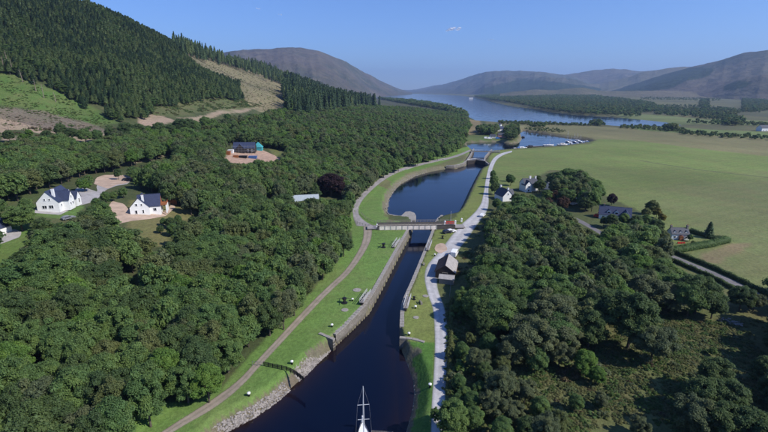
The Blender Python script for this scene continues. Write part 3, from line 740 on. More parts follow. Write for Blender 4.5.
bushm = [joined('bush', [crown_mesh('c', LM[k], 1.3, hh, 9, nn__, .15, -.35, 1.15, .6)]) for k, hh, nn__ in (('mid', 1.7, 650), ('olive', 1.5, 650), ('fern', 1.0, 600), ('straw', .8, 500), ('rust', .9, 500), ('grey', 1.7, 650))]
LIBS = library('undergrowth', bushm)

# ---- where crowns may show (outlines measured in the photo), and what they must leave in view
W_LEFT = [(-260,150),(-60,138),(0,143),(60,132),(84,143),(110,135),(140,128),(165,124),(205,122),(240,112),(290,108),(340,103),(396,97),(430,98),(452,103),(466,111),(470,124),(466,140),(455,149),(430,157),(400,164),(374,180),(356,195),(350,206),(348,222),(352,241),(336,262),(313,288),(286,318),(254,350),(220,388),(187,403),(156,402),(123,430),(60,520),(-260,560)]
W_RIGHT = [(480,322),(468,312),(463,295),(468,280),(473,264),(479,247),(485,232),(491,220),(497,210),(500,201),(513,196),(522,190),(532,192),(540,196),(552,200),(562,208),(575,216),(590,226),(604,234),(612,221),(640,221),(664,226),(670,240),(666,254),(700,266),(722,279),(726,292),(700,306),(690,300),(672,296),(655,296),(645,300),(600,318),(585,330),(560,338),(530,330),(500,325)]
W_CLUMPS = [[(474,110),(486,108.5),(499,113),(500,124),(497,131),(480,131),(474,124)], [(506.5,123),(513,120.5),(522,127),(523,139),(513,144),(506.5,141)],
 [(550,172),(560,170),(575,169),(590,174),(599,181),(601,192),(594,200),(575,203),(560,196),(550,186)]]
X_BACK = [[(452,103),(466,111),(470,124),(466,140),(475,140),(475,95)]]
HY1, HY2, HY3, HY4 = G(75, 195)[1] + 6, G(170, 203)[1] + 8, G(250, 150)[1] + 12, 330; HY5 = P(331, 188, 10)[1] + 1

EXC = [(0, [(-14,208),(4,212),(9,222),(9,240),(-14,240)]), (HY5, [(320,198),(320,188),(326,182),(336,182),(344,190),(346,197),(340,200)]), (HY1, [(30,200),(34,188),(46,181),(58,176),(70,181),(80,187),(94,185),(98,178),(104,174),(122,174),(135,176),(133,184),(118,187),(108,192),(101,199),(92,204),(78,207),(74,213),(60,217),(34,215)]),
 (0, [(78,203),(84,192),(95,184),(98,178),(104,174),(122,174),(135,176),(133,184),(118,187),(108,192),(101,199),(90,204)]), (0, [(30,214),(60,218),(74,214),(74,209),(34,210)]), (0, [(109,206),(112,200),(122,203),(132,212),(150,215),(166,212),(178,204),(194,206),(196,212),(184,223),(170,224),(167,246),(155,247),(144,238),(130,229),(114,220)]), (0, [(228,157),(232,154),(262,153),(274,157),(272,160),(258,158),(250,162),(240,163),(231,161)]), (0, [(283,199),(290,195.5),(303,194),(305,191.5),(317,191),(317,196),(303,197.5)]), (0, [(-10,222),(0,217),(18,217),(30,224),(33,238),(20,250),(0,262),(-10,262)]), (0, [(60,216),(78,208),(84,198),(88,203),(76,218)]),
 (0, [(62,172),(95,165),(130,159),(160,152),(172,149),(175,153),(160,159),(130,166),(95,172),(64,181)]),
 (0, [(0,192),(28,183),(52,175),(62,172),(64,178),(50,184),(33,192),(20,199),(0,206)]),
 (HY2, [(108,208),(111,198),(118,193),(128,196),(133,190),(150,184),(163,192),(168,196),(176,198),(178,203),(194,205),(196,212),(184,223),(170,224),(166,230),(167,246),(155,247),(144,238),(130,229),(114,222)]),
 (0, [(118,264),(128,261),(140,258),(143,263),(128,268)]), (0, [(66,216),(72,216),(74,224),(67,226)]),
 (HY3, [(224,158),(226,146),(231,139),(240,136),(262,138),(268,143),(282,139),(284,150),(284,156),(270,160),(262,158),(250,161),(238,162),(230,160)]),
 (HY4, [(281,200),(286,197),(298,193),(306,192),(316,192),(316,196),(300,198)]), (HY4, [(262,196),(268,191),(274,194),(270,200)]),
 (0, [(134,120),(140,115),(165,116),(180,119),(225,110),(262,107),(262,112),(222,116),(200,123),(178,126),(142,127)]),
 (0, [(494,200),(498,188),(503,186),(513,191),(513,199),(506,203),(497,203)]), (0, [(521,188),(522,179),(535,178),(536,184),(531,192),(524,192)]), (0, [(486,212),(496,206),(500,203),(494,214)]),
 (0, [(442,103),(442,90),(480,90),(480,113),(470,110),(455,104)]), (0, [(574,213),(580,216),(600,226),(606,231),(600,233),(584,226)]), (0, [(595,214),(604,212),(620,203),(636,208),(640,219),(620,222),(604,224),(595,222)]),
 (0, [(668,218),(690,220),(692,240),(672,243)]), (0, [(536,206),(546,206),(546,211),(538,211)]), (0, [(571,197),(576,197),(577,208),(571,208)]),
 (0, [(660,251),(668,251),(700,264),(722,275),(742,285),(736,290),(714,279),(690,268),(662,257)]), (0, [(714,270),(728,276),(738,281),(745,286),(738,291),(716,283)]), (0, [(446,262),(455,262),(456,285),(450,300),(446,300)])]
def classify(x, y, z, R_, H, zones, allm=False):
    qs = [(0, H), (0, H * .55), (-R_ * .85, H * .6), (R_ * .85, H * .6), (-R_ * .6, H * .9), (R_ * .6, H * .9), (0, H * .25)]
    cnt = np.zeros(len(x)); ex = np.zeros(len(x), bool); top = None
    for k, (dx, dz) in enumerate(qs):
        px, py, d = proj(x + dx, y, z + dz)
        ok = np.zeros(len(x), bool)
        for zp in zones: ok |= inside(px, py, zp)
        cnt += ok
        if k < 6:
            for yy, e in EXC: ex |= inside(px, py, e) & ((y < yy) | (yy == 0))
    return cnt, ex
def candidates(x0, x1, y0, y1, s, jit=.42):
    gx, gy = np.meshgrid(np.arange(x0, x1, s), np.arange(y0, y1, s)); gx = gx + (np.arange(gx.shape[0])[:, None] % 2) * s / 2
    gx = gx.ravel() + rng.uniform(-jit, jit, gx.size) * s; gy = gy.ravel() + rng.uniform(-jit, jit, gy.size) * s
    return gx, gy
CAND = []
def grow(zones, box, s, Rr, Hr, need=6):
    x, y = candidates(*box, s); z = H0(x, y)
    scl = rng.uniform(.62, .88, len(x)) + .28 * (vnoise(x, y, 22, 8) > .62); hs = rng.uniform(.78, 1.12, len(x))
    cnt, ex = classify(x, y, z, Rr * scl, Hr * hs, zones)
    wet = (sdf(x, y, CAN, 6) < 5) | (sdf(x, y, LOC, 6) < 4)
    k = (cnt >= need) & ~ex & ~wet
    # small trees fill the edges where big ones would stick out
    k2 = ~k & ~wet; s2 = scl * .6; h2 = hs * .55
    cnt2, ex2 = classify(x, y, z, Rr * s2, Hr * h2, zones); k2 &= (cnt2 >= 6) & ~ex2 & (y < 480)
    scl = np.where(k2, s2, scl); hs = np.where(k2, h2, hs); k |= k2
    return np.c_[x, y, z, scl, hs][k]
T_ = [grow([W_LEFT], (-330, 60, 34, 330, ), 4.9, 4.0, 10.5), grow([W_LEFT], (-420, 260, 330, 1150), 6.8, 4.3, 10.5, 5),
      grow([W_RIGHT], (10, 190, 60, 290), 5.1, 4.0, 10.5), grow(W_CLUMPS, (40, 260, 180, 700), 6.2, 4.5, 10.5, 5)]
# woods outside the frame on the left and right keep going
x, y = candidates(-300, 160, -30, 330, 7.5); z = H0(x, y); px, py, d = proj(x, y, z + 9); dl = np.interp(y, XLY, XLX) - x
k = (((px < -25) | (py > 470)) & (dl > 12)) | ((x > np.interp(y, [0, 60, 130], [28, 26, 60])) & ((px > 790) | (py > 470)) & (y < 125))
OUT = np.c_[x, y, z, rng.uniform(.85, 1.15, len(x)), rng.uniform(.85, 1.15, len(x))][k]
T_ = np.concatenate(T_)
# single trees of the rough ground on the right: (px, py of crown middle, crown radius px, kind index, words)
HAND = [(632,322,26,4),(654,344,19,6),(606,310,20,3),(590,330,18,4),(545,318,20,6),(531,340,22,6),(560,336,18,6),(513,352,14,6),(560,356,12,6),(536,362,12,0),(585,364,13,7),(597,376,9,7),(489,346,10,0),(487,330,11,3),(463,301,9,1),(458,309,6,1),(449,353,5,5),(459,368,5,7),
 (462,352,8,0),(478,362,11,6),(459,384,8,0),(484,374,9,3),(472,404,10,0),(502,366,8,5),(525,394,11,6),(540,410,11,0),(558,424,11,5),(602,402,7,6),(576,404,8,0),(502,432,12,0),(527,430,11,3),(500,388,15,6),(493,408,13,6),(512,414,11,6),(480,392,9,0),(464,396,8,0),(452,424,17,1),(436,416,6,1),(474,420,11,0),(545,432,14,6),(470,340,6,5),(458,402,7,0),
 (699,294,19,3),(714,306,12,3),(682,296,12,0),(668,286,13,3),(742,298,12,3),(755,303,8,6),(716,378,18,4),(706,398,20,3),(728,402,20,4),(695,420,18,6),(722,424,20,4),(750,430,22,3),(765,372,12,3),(779,390,18,4),(776,345,10,3),(640,428,9,6),(662,306,3.5,7),(713,352,4,0),(690,310,5,7),
 (505,212,9,0),(520,208,9,3),(494,182,5,0),(495,189,5,3),(493,175,3.5,0),(511,180,5,0),(540,186,6,3),(538,180,3.5,3),(547,196,6,0),(509,178,3,0),(586,204,7,3),(592,199,5,3),(612,200,5,9),(652,208,6,5),(646,213,4,5),(657,213,4.5,8),(662,218,4,8),(556,196,6,10),(563,204,6,10),(548,204,5,10),(656,228,7,3),(663,238,6,5),(612,222,6,3),(624,221,6,0),(636,223,6,3),(646,221,5,0),(604,222,4,3),
 (497,205,5,0),(516,200,5,3),(690,238,3,0),(714,240,3.2,3),(693,243,2,5),(170,222,5,3),(178,219,4,0),(163,221,3.5,0),(172,229,6,0),(182,227,6,3),(160,228,3.5,3),(62,131,6,3),(86,136,7,0),(128,131,8,3),(140,130,6,3),(160,130,7,3),(182,127,8,3),(189,126,7,3),(206,123,6,0),(30,134,4,7),(24,138,4,7),(73,134,6,3),(98,136,6,0),(112,134,6,3),(118,137,6,6),(150,131,5,0),(172,131,6,3),(196,127,6,0),(214,124,5,3),(228,118,4,0),(48,137,5,3),(10,137,5,3),(105,197,5,0),(113,196,4,0),(96,203,5,0)]
HT = []
for px, py, r_, kd in HAND:
    z0 = 6
    for _ in range(4):
        X, Y = P(px, py, z0); dist = proj(X, Y, z0)[2]; Rm = r_ * .92 * dist / FPX; z0 = float(H0(X, Y)) + Rm * 1.25
    if py < 150: X, Y = G(px, py + r_ * 1.15); dist = proj(X, Y, float(H0(X, Y)))[2]; Rm = r_ * .92 * dist / FPX
    HT.append((X, Y, float(H0(X, Y)), Rm / 4.5, Rm / 4.5 * (1.05 if Rm > 3 else 1.2), kd))
MARKS = [(30,130,'the sandy track on the left hillside'),(95,130,'the end of the sandy track'),(150,121,'the first pale sand patch'),(205,117,'the long pale sand patch'),(264,366,'the dark picket fence'),(160,425,'the start of the tow path'),(57,195,'the large white house'),(148,203,'the white house with the balcony'),(0,235,'the left edge house'),(245,150,'the orange building site'),(300,198,'the pale roofed building'),(330,190,'the large purple beech'),
 (355,222,'the left road bend'),(368,250,'the bend of the tow path'),(330,290,'the tow path beside the capstan'),(299,320,'the middle of the tow path'),(0,420,'the lower left corner'),(0,330,'the left edge of the wood'),(130,275,'the dark gap in the wood'),(160,240,'the round lawn'),(70,218,'the silver car'),(110,182,'the gravel yard'),
 (400,168,'the curve of the left road'),(447,275,'the long shed'),(440,306,'the road beside the lock gates'),(441,350,'the road below the wing wall'),(438,398,'the foot of the road'),(502,195,'the white gabled cottage'),(476,212,'the white car on the canal road'),(530,186,'the slate roofed house'),(573,202,'the two white cars'),(620,214,'the black roofed house'),
 (680,232,'the cottage with dormers'),(690,262,'the lane beside the meadow'),(740,290,'the end of the lane'),(733,323,'the rubble heap'),(530,365,'the open heath'),(640,370,'the heath at the lower right'),(768,432,'the lower right corner'),(100,330,'the left wood centre'),(220,240,'the wood beyond the round lawn'),(570,270,'the right wood centre'),(487,117,'the tree clump by the loch')]
def beside(px, py):
    q = min(MARKS, key=lambda m: math.hypot(m[0] - px, (m[1] - py) * 1.3)); dx, dy = px - q[0], py - q[1]
    if math.hypot(dx, dy) < 9: return 'right at ' + q[2]
    far = 'well ' if math.hypot(dx, dy) > 42 else ''
    if abs(dx) > 2.2 * abs(dy): return far + ('right of ' if dx > 0 else 'left of ') + q[2]
    if abs(dy) > 2.2 * abs(dx): return far + ('below ' if dy > 0 else 'above ') + q[2]
    return far + ('below ' if dy > 0 else 'above ') + 'and ' + ('right of ' if dx > 0 else 'left of ') + q[2]
allt = []
kn = vnoise(T_[:, 0], T_[:, 1], 26, 6); kd = np.where(kn > .5, rng.choice(8, len(T_), p=[.24, .2, .14, .08, .04, .12, .08, .10]), rng.choice(8, len(T_), p=[.1, .08, .1, .24, .16, .12, .18, .02]))
px, py, d = proj(T_[:, 0], T_[:, 1], T_[:, 2] + 7)
vis = (px > -8) & (px < 776) & (py < 438)
size = np.where(vis, T_[:, 3] / d, 0)
order = np.argsort(-size); NIND = 300 - len(HT) - 4
ind = order[:NIND]; rest = order[NIND:]
def make_tree(x, y, z, s, h, crown, trunk, label, group=None, name='broadleaf_tree', cat='tree'):
    o = thing(name, label, cat, (x, y, z - .1), random.uniform(0, 6.28), group); o.scale = (s, s, h)
    link('trunk', trunk, o); link('crown', crown, o); return o
for i in ind:
    x, y, z, s, h = T_[i]; c = KINDS[kd[i]]; sz_ = 'small' if s < .55 else 'broad' if s > 1.0 else 'tall' if h > 1.02 else 'middling' if s < .78 else 'rounded'
    words = '%s %s tree %s' % (sz_, c[2], beside(px[i], py[i])); right_ = x > np.interp(y, XLY, XLX) + 25
    make_tree(x, y, z, s, h, c[0], c[1], words, 'broadleaf trees of the wood %s of the canal' % ('right' if right_ else 'left'))
r_ = T_[rest]; o_k = np.r_[kd[rest], rng.choice(8, len(OUT), p=[.2, .17, .13, .15, .1, .1, .1, .05])]; r_ = np.r_[r_, OUT]
scatter('broadleaf_woodland', r_[:, :3] - [0, 0, .1], np.c_[r_[:, 3], r_[:, 3], r_[:, 4]], o_k, LIBB, 'dense mixed broadleaf woodland running on behind the nearer trees')
HAND_LABELS = {}
for k, (X, Y, Z, s, h, kd_) in enumerate(HT):
    if kd_ < 8: c, tr_, wd = KINDS[kd_][0], KINDS[kd_][1], KINDS[kd_][2]
    else: c = SPECIAL[{8: 'yellow', 9: 'purple', 10: 'brown'}[kd_]]; tr_ = KINDS[0][1]; wd = {8: 'yellow green', 9: 'dark purple', 10: 'bare brown'}[kd_]
    HT[k] = HT[k] + (wd, c, tr_)
NEARTO = [((632,322),'largest bushy tree on the heath, its dark shadow lying to its left'),((706,398),'big dark tree of the group on the heath at the lower right'),((742,298),'round dark tree beside the end of the lane at the right edge'),
 ((699,294),'tall dark tree hiding the lane in front of the meadow corner'),((452,424),'bushy tree at the foot of the gravel road, at the bottom of the picture'),((494,182),'small tree beside the canal road throwing a long shadow over the grass'),
 ((652,208),'olive tree between the black roofed house and the cottage with dormers'),((657,213),'yellow green shrub left of the cottage with dormers'),((612,200),'dark purple tree behind the black roofed house'),
 ((556,196),'bare brown tree in the middle of the gardens left of the lane'),((538,180),'pointed dark tree right of the slate roofed house'),((511,180),'round tree in the meadow behind the white cottage')]
LAB = dict(NEARTO)
for (px, py, r0, kd_), (X, Y, Z, s, h, _, wd, c, tr_) in zip(HAND, HT):
    lab = LAB.get((px, py)); grp = None
    if not lab:
        lab = '%s %s tree %s' % ('small' if r0 < 8 else 'big' if r0 > 15 else 'medium', wd, beside(px, py)); grp = 'scattered trees on the heath and in the gardens' if px > 400 else ('garden trees by the white houses' if py > 150 else 'scattered trees below the felled ground')
    make_tree(X, Y, Z, s, h, c, tr_, lab, grp)
X, Y = P(331, 188, 10); make_tree(X, Y, float(H0(X, Y)), 1.65, 1.35, SPECIAL['purple'], KINDS[0][1], 'large dark purple beech standing out of the green wood by the greenhouse', name='beech_tree')
X, Y = P(342, 192, 8); make_tree(X, Y, float(H0(X, Y)), .8, .85, SPECIAL['purple'], KINDS[0][1], 'smaller dark purple beech at the right of the large purple one', name='beech_tree')

# ---- conifers
C_FRONT = [(-160,-80),(60,-40),(92,-2),(130,11),(160,27),(178,36),(182,52),(205,68),(238,80),(240,98),(212,100),(160,106),(145,118),(118,121),(92,110),(60,94),(20,78),(-60,60),(-160,50)]
C_RIDGE = [(170,28),(178,35),(200,41),(225,46),(250,55),(280,66),(292,70),(300,84),(280,80),(255,71),(225,62),(205,56),(180,50)]
C_CLUMP = [(286,69),(300,72),(318,75),(340,80),(365,85),(388,85),(398,92),(399,99),(380,102),(340,106),(300,112),(289,108)]
def cgrow(zones, box, s, need=5, H=15):
    x, y = candidates(*box, s); z = H0(x, y); sc_ = rng.uniform(.55, 1.0, len(x)) + .35 * vnoise(x, y, 30, 12); kp = vnoise(x, y, 14, 13) > .12; x, y, z, sc_ = x[kp], y[kp], z[kp], sc_[kp]
    cnt = np.zeros(len(x))
    for fz in (.15, .4, .7, .9, 1.0):
        px, py, d = proj(x, y, z + H * sc_ * fz); px = px + (vnoise(x, y, 16, 9) - .5) * 14; py = py + (vnoise(x, y, 11, 10) - .5) * 5; ok = np.zeros(len(x), bool)
        for q in zones: ok |= inside(px, py, q)
        cnt += ok
    return np.c_[x, y, z, sc_ * rng.uniform(.85, 1.1, len(x)), sc_][cnt >= need]
cf = cgrow([C_FRONT], (-620, -60, 230, 1250), 3.8, 5, 8.5); cf = cf[(cf[:, 1] < 1000)]
cf[:, 3] *= .92; cf[:, 4] *= .55
CC = [cf, cgrow([C_RIDGE], (-620, -50, 600, 1700), 9.5, 4, 23) * [1, 1, 1, 1.3, 1.5], cgrow([C_CLUMP], (-240, 40, 480, 1250), 6.8, 4, 25) * [1, 1, 1, 1.75, 1.8]]
xo, yo = candidates(-800, -260, 60, 700, 8.0); zo = H0(xo, yo); po = proj(xo, yo, zo + 8); ko = (po[0] < -40)
CC.append(np.c_[xo, yo, zo, np.ones(len(xo)), np.ones(len(xo))][ko])
print('conifers', [len(c) for c in CC], 'broadleaf', len(T_), len(OUT))
CF = np.concatenate(CC); px, py, d = proj(CF[:, 0], CF[:, 1], CF[:, 2] + 12)
lf = vnoise(CF[:, 0], CF[:, 1], 60, 2) * .7 + vnoise(CF[:, 0], CF[:, 1], 18, 4) * .3; ck = np.where(lf > .5, rng.choice(5, len(CF), p=[.06, .05, .30, .34, .25]), rng.choice(5, len(CF), p=[.36, .22, .17, .19, .06])); ck = np.where(px < 288, ck, rng.choice(4, len(CF), p=[.5, .4, .05, .05]))
size = np.where((px > 0) & (px < 768) & (py > 0), CF[:, 3] / d, 0)
# the front edge shows largest: what stands in front hides what is behind
o_ = np.argsort(-size); ci = o_[:290]; cr = o_[290:]
for i in ci:
    x, y, z, s, h = CF[i]; wd = CON[ck[i]][1]
    q_ = min([(20,75,'above the bright green slope'),(60,93,'over the bright green slope'),(100,115,'at the tip of the green slope'),(135,118,'over the first pale sand patch'),(165,106,'over the pale sand patches'),(200,100,'over the rough ground'),(235,95,'at the right end of the plantation'),(215,70,'beside the felled slope'),
        (200,42,'on the ridge above the felled slope'),(250,60,'on the ridge over the felled slope'),(285,72,'on the ridge end'),(292,95,'at the left end of the dark clump'),(330,95,'in the dark clump'),(380,96,'at the right end of the dark clump'),(60,50,'in mid plantation'),(5,40,'in the plantation at the left edge')], key=lambda m: math.hypot(m[0] - px[i], m[1] - py[i]))
    ddx, ddy = px[i] - q_[0], py[i] - q_[1]; lab = '%s %s %s%s' % ('tall' if h > .72 else 'short' if h < .5 else 'middling', wd.replace(' with a bare lower trunk', ' on a bare trunk'), q_[2], ', ' + (('upper' if ddy < -4 else 'lower' if ddy > 4 else 'middle') + (' right' if ddx > 6 else ' left' if ddx < -6 else ' part')))
    make_tree(x, y, z, s, h, CON[ck[i]][0], ctr[ck[i]], lab, 'conifers of the hillside plantation', 'conifer_tree', 'conifer')
q = CF[cr]; scatter('conifer_plantation', q[:, :3], np.c_[q[:, 3], q[:, 3], q[:, 4]], ck[cr], LIBC, 'dense conifer plantation covering the hillside')

# ---- far woods: instanced clumps along the loch and on the moor
FW = [([(474,97),(490,95.5),(515,94),(560,96),(600,100),(640,104),(655,106),(655,112),(620,114),(600,115),(575,113.5),(550,110.5),(520,105.5),(497,101.5),(480,99)], 13, 1.15),
      ([(655,107),(690,110),(720,109),(740,112),(738,118),(715,121),(690,117),(655,115)], 17, .9), ([(742,99),(752,97),(768,96),(800,96),(800,108),(752,112),(742,112)], 14, 1.0), ([(600,112),(640,113),(640,119),(615,117)], 16, .8),
      ([(688,121.3),(768,124.3),(1000,131),(1000,134),(768,126.8),(730,125.8),(688,123.5)], 13, .6), ([(725,119),(742,120),(742,126),(722,125)], 11, 1.0),
      ([(680,132.5),(700,133),(768,137.5),(1000,148),(1000,152),(768,140.5),(700,136.5),(680,134.5)], 9, .5), ([(590,123.6),(600,123.8),(606,126),(590,125.6)], 8, .8), ([(620,126.3),(640,126),(670,128),(690,130.5),(690,133.5),(660,131),(620,128.5)], 8, .45),
      ([(524,128.5),(532,127.5),(555,128.5),(568,131.5),(560,133),(545,132),(527,130)], 6, .24), ([(528,126),(546,125),(546,127.5),(534,127.5)], 8, .6),
      ([(498,121.5),(520,122.5),(560,124),(590,125),(590,126.3),(540,125),(500,124)], 7, .45), ([(666,128),(676,128),(676,131),(666,131)], 7, .9),
      ([(380,93.5),(396,93.5),(412,95.5),(430,99),(446,104),(456,109),(470,116),(462,118),(440,110),(400,103),(378,99)], 11, 1.25), ([(640,100),(720,101),(720,103),(640,102)], 26, .5), ([(620,106),(700,106),(760,111),(760,113),(700,109),(620,108)], 20, .5), ([(520,92),(620,93),(700,95),(760,94.5),(760,96),(690,97),(600,96),(520,94)], 30, .8), ([(770,98),(1000,105),(1000,125),(770,118)], 26, .7), ([(700,103),(708,102),(708,109),(700,109)], 18, 1.2)]
pts = []; scs = []
for poly, s, hs in FW:
    W = [P(a, b, 3) for a, b in dens(poly, 5)] if poly[0][0] > 400 else GL(dens(poly, 5)); P_ = np.array(W); x, y = candidates(P_[:, 0].min(), P_[:, 0].max(), P_[:, 1].min(), P_[:, 1].max(), s)
    k = inside(x, y, W) & (y < 5000); 
    k &= (sdf(x, y, LOC, 7) > 6); x, y = x[k], y[k]; z = H0(x, y); gg = rng.uniform(.7, 1.25, len(x)) * hs
    pts.append(np.c_[x, y, z]); scs.append(np.c_[gg, gg, gg * rng.uniform(.8, 1.2, len(x))])
pts = np.concatenate(pts); scs = np.concatenate(scs); print('far trees', len(pts))
scatter('far_woods', pts, scs, rng.integers(0, 4, len(pts)), LIBF, 'far woods and hedgerows along the loch shore and across the meadows')
# ---- low scrub on the heath, the felled slope and the clearing
SC = [([(446,300),(600,300),(650,300),(700,322),(768,320),(860,330),(860,480),(446,480)], 1.0, .58, [.16,.24,.12,.38,.02,.08]), ([(450,296),(470,300),(520,330),(600,350),(600,440),(446,440)], 5.0, 1.5, [.35,.2,.1,.0,.05,.3]), ([(-40,66),(20,80),(60,96),(95,113),(112,124),(95,126),(60,120),(0,110),(-40,108)], 1.7, .6, [.04,.06,.80,.10,0,0]),
      ([(150,100),(238,98),(262,106),(215,110),(175,116),(150,115)], 2.6, 1.1, [.28,.2,.2,.14,.12,.06]), ([(60,126),(110,126),(150,124),(60,140),(0,142),(0,132)], 6, 1.8, [.4,.2,.1,.1,.1,.1]),
      ([(180,56),(215,60),(255,75),(294,95),(294,110),(262,112),(238,98),(236,80)], 4.5, .8, [.08,.15,.15,.3,.32,0]), ([(-60,106),(15,108),(45,112),(95,126),(80,138),(40,130),(-60,122)], 2.6, .6, [.08,.1,.2,.27,.35,0]), ([(447,290),(470,240),(480,225),(492,214),(487,230),(470,270),(455,300)], 2.4, .8, [.2,.3,.2,.2,.1,0]),
      ([(0,166),(60,150),(160,140),(230,150),(170,156),(60,178),(0,190)], 5, 1.4, [.4,.2,.1,.1,.1,.1]), ([(94,188),(112,188),(130,190),(112,200),(96,210),(84,206)], 3, .9, [.5,.2,.2,.1,0,0])]
pts = []; scs = []; idx = []
for poly, s, hs, pr in SC:
    W = GL(dens(poly, 12)); P_ = np.array(W); x, y = candidates(P_[:, 0].min(), P_[:, 0].max(), P_[:, 1].min(), P_[:, 1].max(), s)
    k = inside(x, y, W) & (sdf(x, y, CAN, 4) > 3); x, y = x[k], y[k]
    den = np.array([noise.noise(Vector((a / 9, b / 9, 5))) for a, b in zip(x, y)]); k = den > (-.38 if s < 1.5 else -.12) + rng.uniform(-.1, .25, len(x)); x, y = x[k], y[k]
    qx, qy, _ = proj(x, y, H0(x, y) + 1); ex = np.zeros(len(x), bool)
    for yy, e in EXC: ex |= inside(qx, qy, e)
    x, y = x[~ex], y[~ex]
    gg = rng.uniform(.35, 1.2, len(x)) ** 1.2 * hs; pts.append(np.c_[x, y, H0(x, y)]); scs.append(np.c_[gg, gg, gg * rng.uniform(.6, 1.1, len(x))]); idx.append(rng.choice(6, len(x), p=pr))
pts = np.concatenate(pts); print('scrub', len(pts))
scatter('scrub', pts, np.concatenate(scs), np.concatenate(idx), LIBS, 'low gorse, bracken and bramble scrub over the rough ground')

# ================================================================ CLOUDS (beyond and above the haze)
t = NT('cloud', 1, 0); df = t.n('BsdfDiffuse'); df.inputs[0].default_value = (.95, .95, .96, 1); tp = t.n('BsdfTransparent'); ms = t.n('MixShader'); lw_ = t.n('LayerWeight'); lw_.inputs[0].default_value = .5
mth = t.n('Math', operation='ADD'); t.l(t.mapr(lw_.outputs['Facing'], .05, .75, .4, 1.1), mth.inputs[0]); t.l(t.mapr(t.noise(.01, 4, .6), .35, .65, -.15, .25), mth.inputs[1]); cl_ = t.n('Clamp'); t.l(mth.outputs[0], cl_.inputs[0])
t.l(cl_.outputs[0], ms.inputs[0]); t.l(df.outputs[0], ms.inputs[1]); t.l(tp.outputs[0], ms.inputs[2]); t.l(ms.outputs[0], t.t.nodes['Material Output'].inputs[0]); cm = t.m; cm2 = cm.copy(); cm2.name = 'thin_cloud'
for nd in cm2.node_tree.nodes:
    if nd.type == 'MAP_RANGE' and abs(nd.inputs[4].default_value - 1.1) < .01: nd.inputs[3].default_value = .62
iv, if_ = ico()
for px, py, wd, lab in [(453,29,17,'small white wisp of cloud high over the loch'),(280,14.5,6,'tiny pale cloud above the left mountain'),(259,8.5,6,'faint tiny cloud in the top of the sky, left of the others'),(492,40.5,7,'faint little cloud right of the white wisp')]:
    r = ray(px, py); D = 13000 / math.hypot(r[0], r[1]); V = []; F = []; o = 0; c = Vector((r[0] * D, r[1] * D, CAMH + r[2] * D)); W_ = wd * 13000 / 470
    for _ in range(13 if wd > 10 else 4):
        rr = W_ * random.uniform(.07, .15); p = c + Vector((random.gauss(0, W_ * .24), random.gauss(0, W_ * .2), random.gauss(0, W_ * .05)))
        V.append(iv * rr * np.array([1.5, 1.3, .6]) + np.array(p)); F.append(if_ + o); o += len(iv)
    me_ = npmesh('cloud', np.concatenate(V), np.concatenate(F), cm if wd > 10 else cm2, True); tag(link('cloud', me_), lab, 'cloud')
# ================================================================ HOUSES
def Z(x, y): return float(H0(x, y))
def at(px, py):
    x, y = G(px, py); return x, y, Z(x, y)
def wing_walls(mb, x0, y0, L, W, e, r, ax):
    """gabled block: ax 'x' or 'y' = ridge direction; reaches 1.5 m into the ground"""
    if ax == 'x':
        sec = [(-W / 2, -1.5), (W / 2, -1.5), (W / 2, e), (0, r), (-W / 2, e)]
        v = [(x0 - L / 2, y0 + a, b) for a, b in sec] + [(x0 + L / 2, y0 + a, b) for a, b in sec]
    else:
        sec = [(-W / 2, -1.5), (W / 2, -1.5), (W / 2, e), (0, r), (-W / 2, e)]
        v = [(x0 + a, y0 - L / 2, b) for a, b in sec] + [(x0 + a, y0 + L / 2, b) for a, b in sec]
    mb.add(v, [(4, 3, 2, 1, 0), (5, 6, 7, 8, 9)] + [(i, (i + 1) % 5, 5 + (i + 1) % 5, 5 + i) for i in range(5)])
def wing_roof(mb, x0, y0, L, W, e, r, ax, ov=.35, th=.16, ext=0):
    W2 = W / 2 + ov; sl = (r - e) / (W / 2); ze = e - sl * ov
    prof = [(-W2, ze + .02), (0, r + .02), (W2, ze + .02), (W2, ze + th), (0, r + th * 1.3), (-W2, ze + th)]
    L2 = L / 2 + ov * .6
    if ax == 'x': v = [(x0 - L2 - ext, y0 + a, b) for a, b in prof] + [(x0 + L2, y0 + a, b) for a, b in prof]
    else: v = [(x0 + a, y0 - L2, b) for a, b in prof] + [(x0 + a, y0 + L2 + ext, b) for a, b in prof]
    mb.add(v, [(0, 1, 4, 5), (1, 2, 3, 4), (11, 10, 7, 6), (10, 9, 8, 7)] + [(i, (i + 1) % 6, 6 + (i + 1) % 6, 6 + i) for i in range(6)])
    mb.tube((x0 - L2, y0, r + th * 1.2) if ax == 'x' else (x0, y0 - L2, r + th * 1.2), (x0 + L2, y0, r + th * 1.2) if ax == 'x' else (x0, y0 + L2, r + th * 1.2), .11, None, 6)
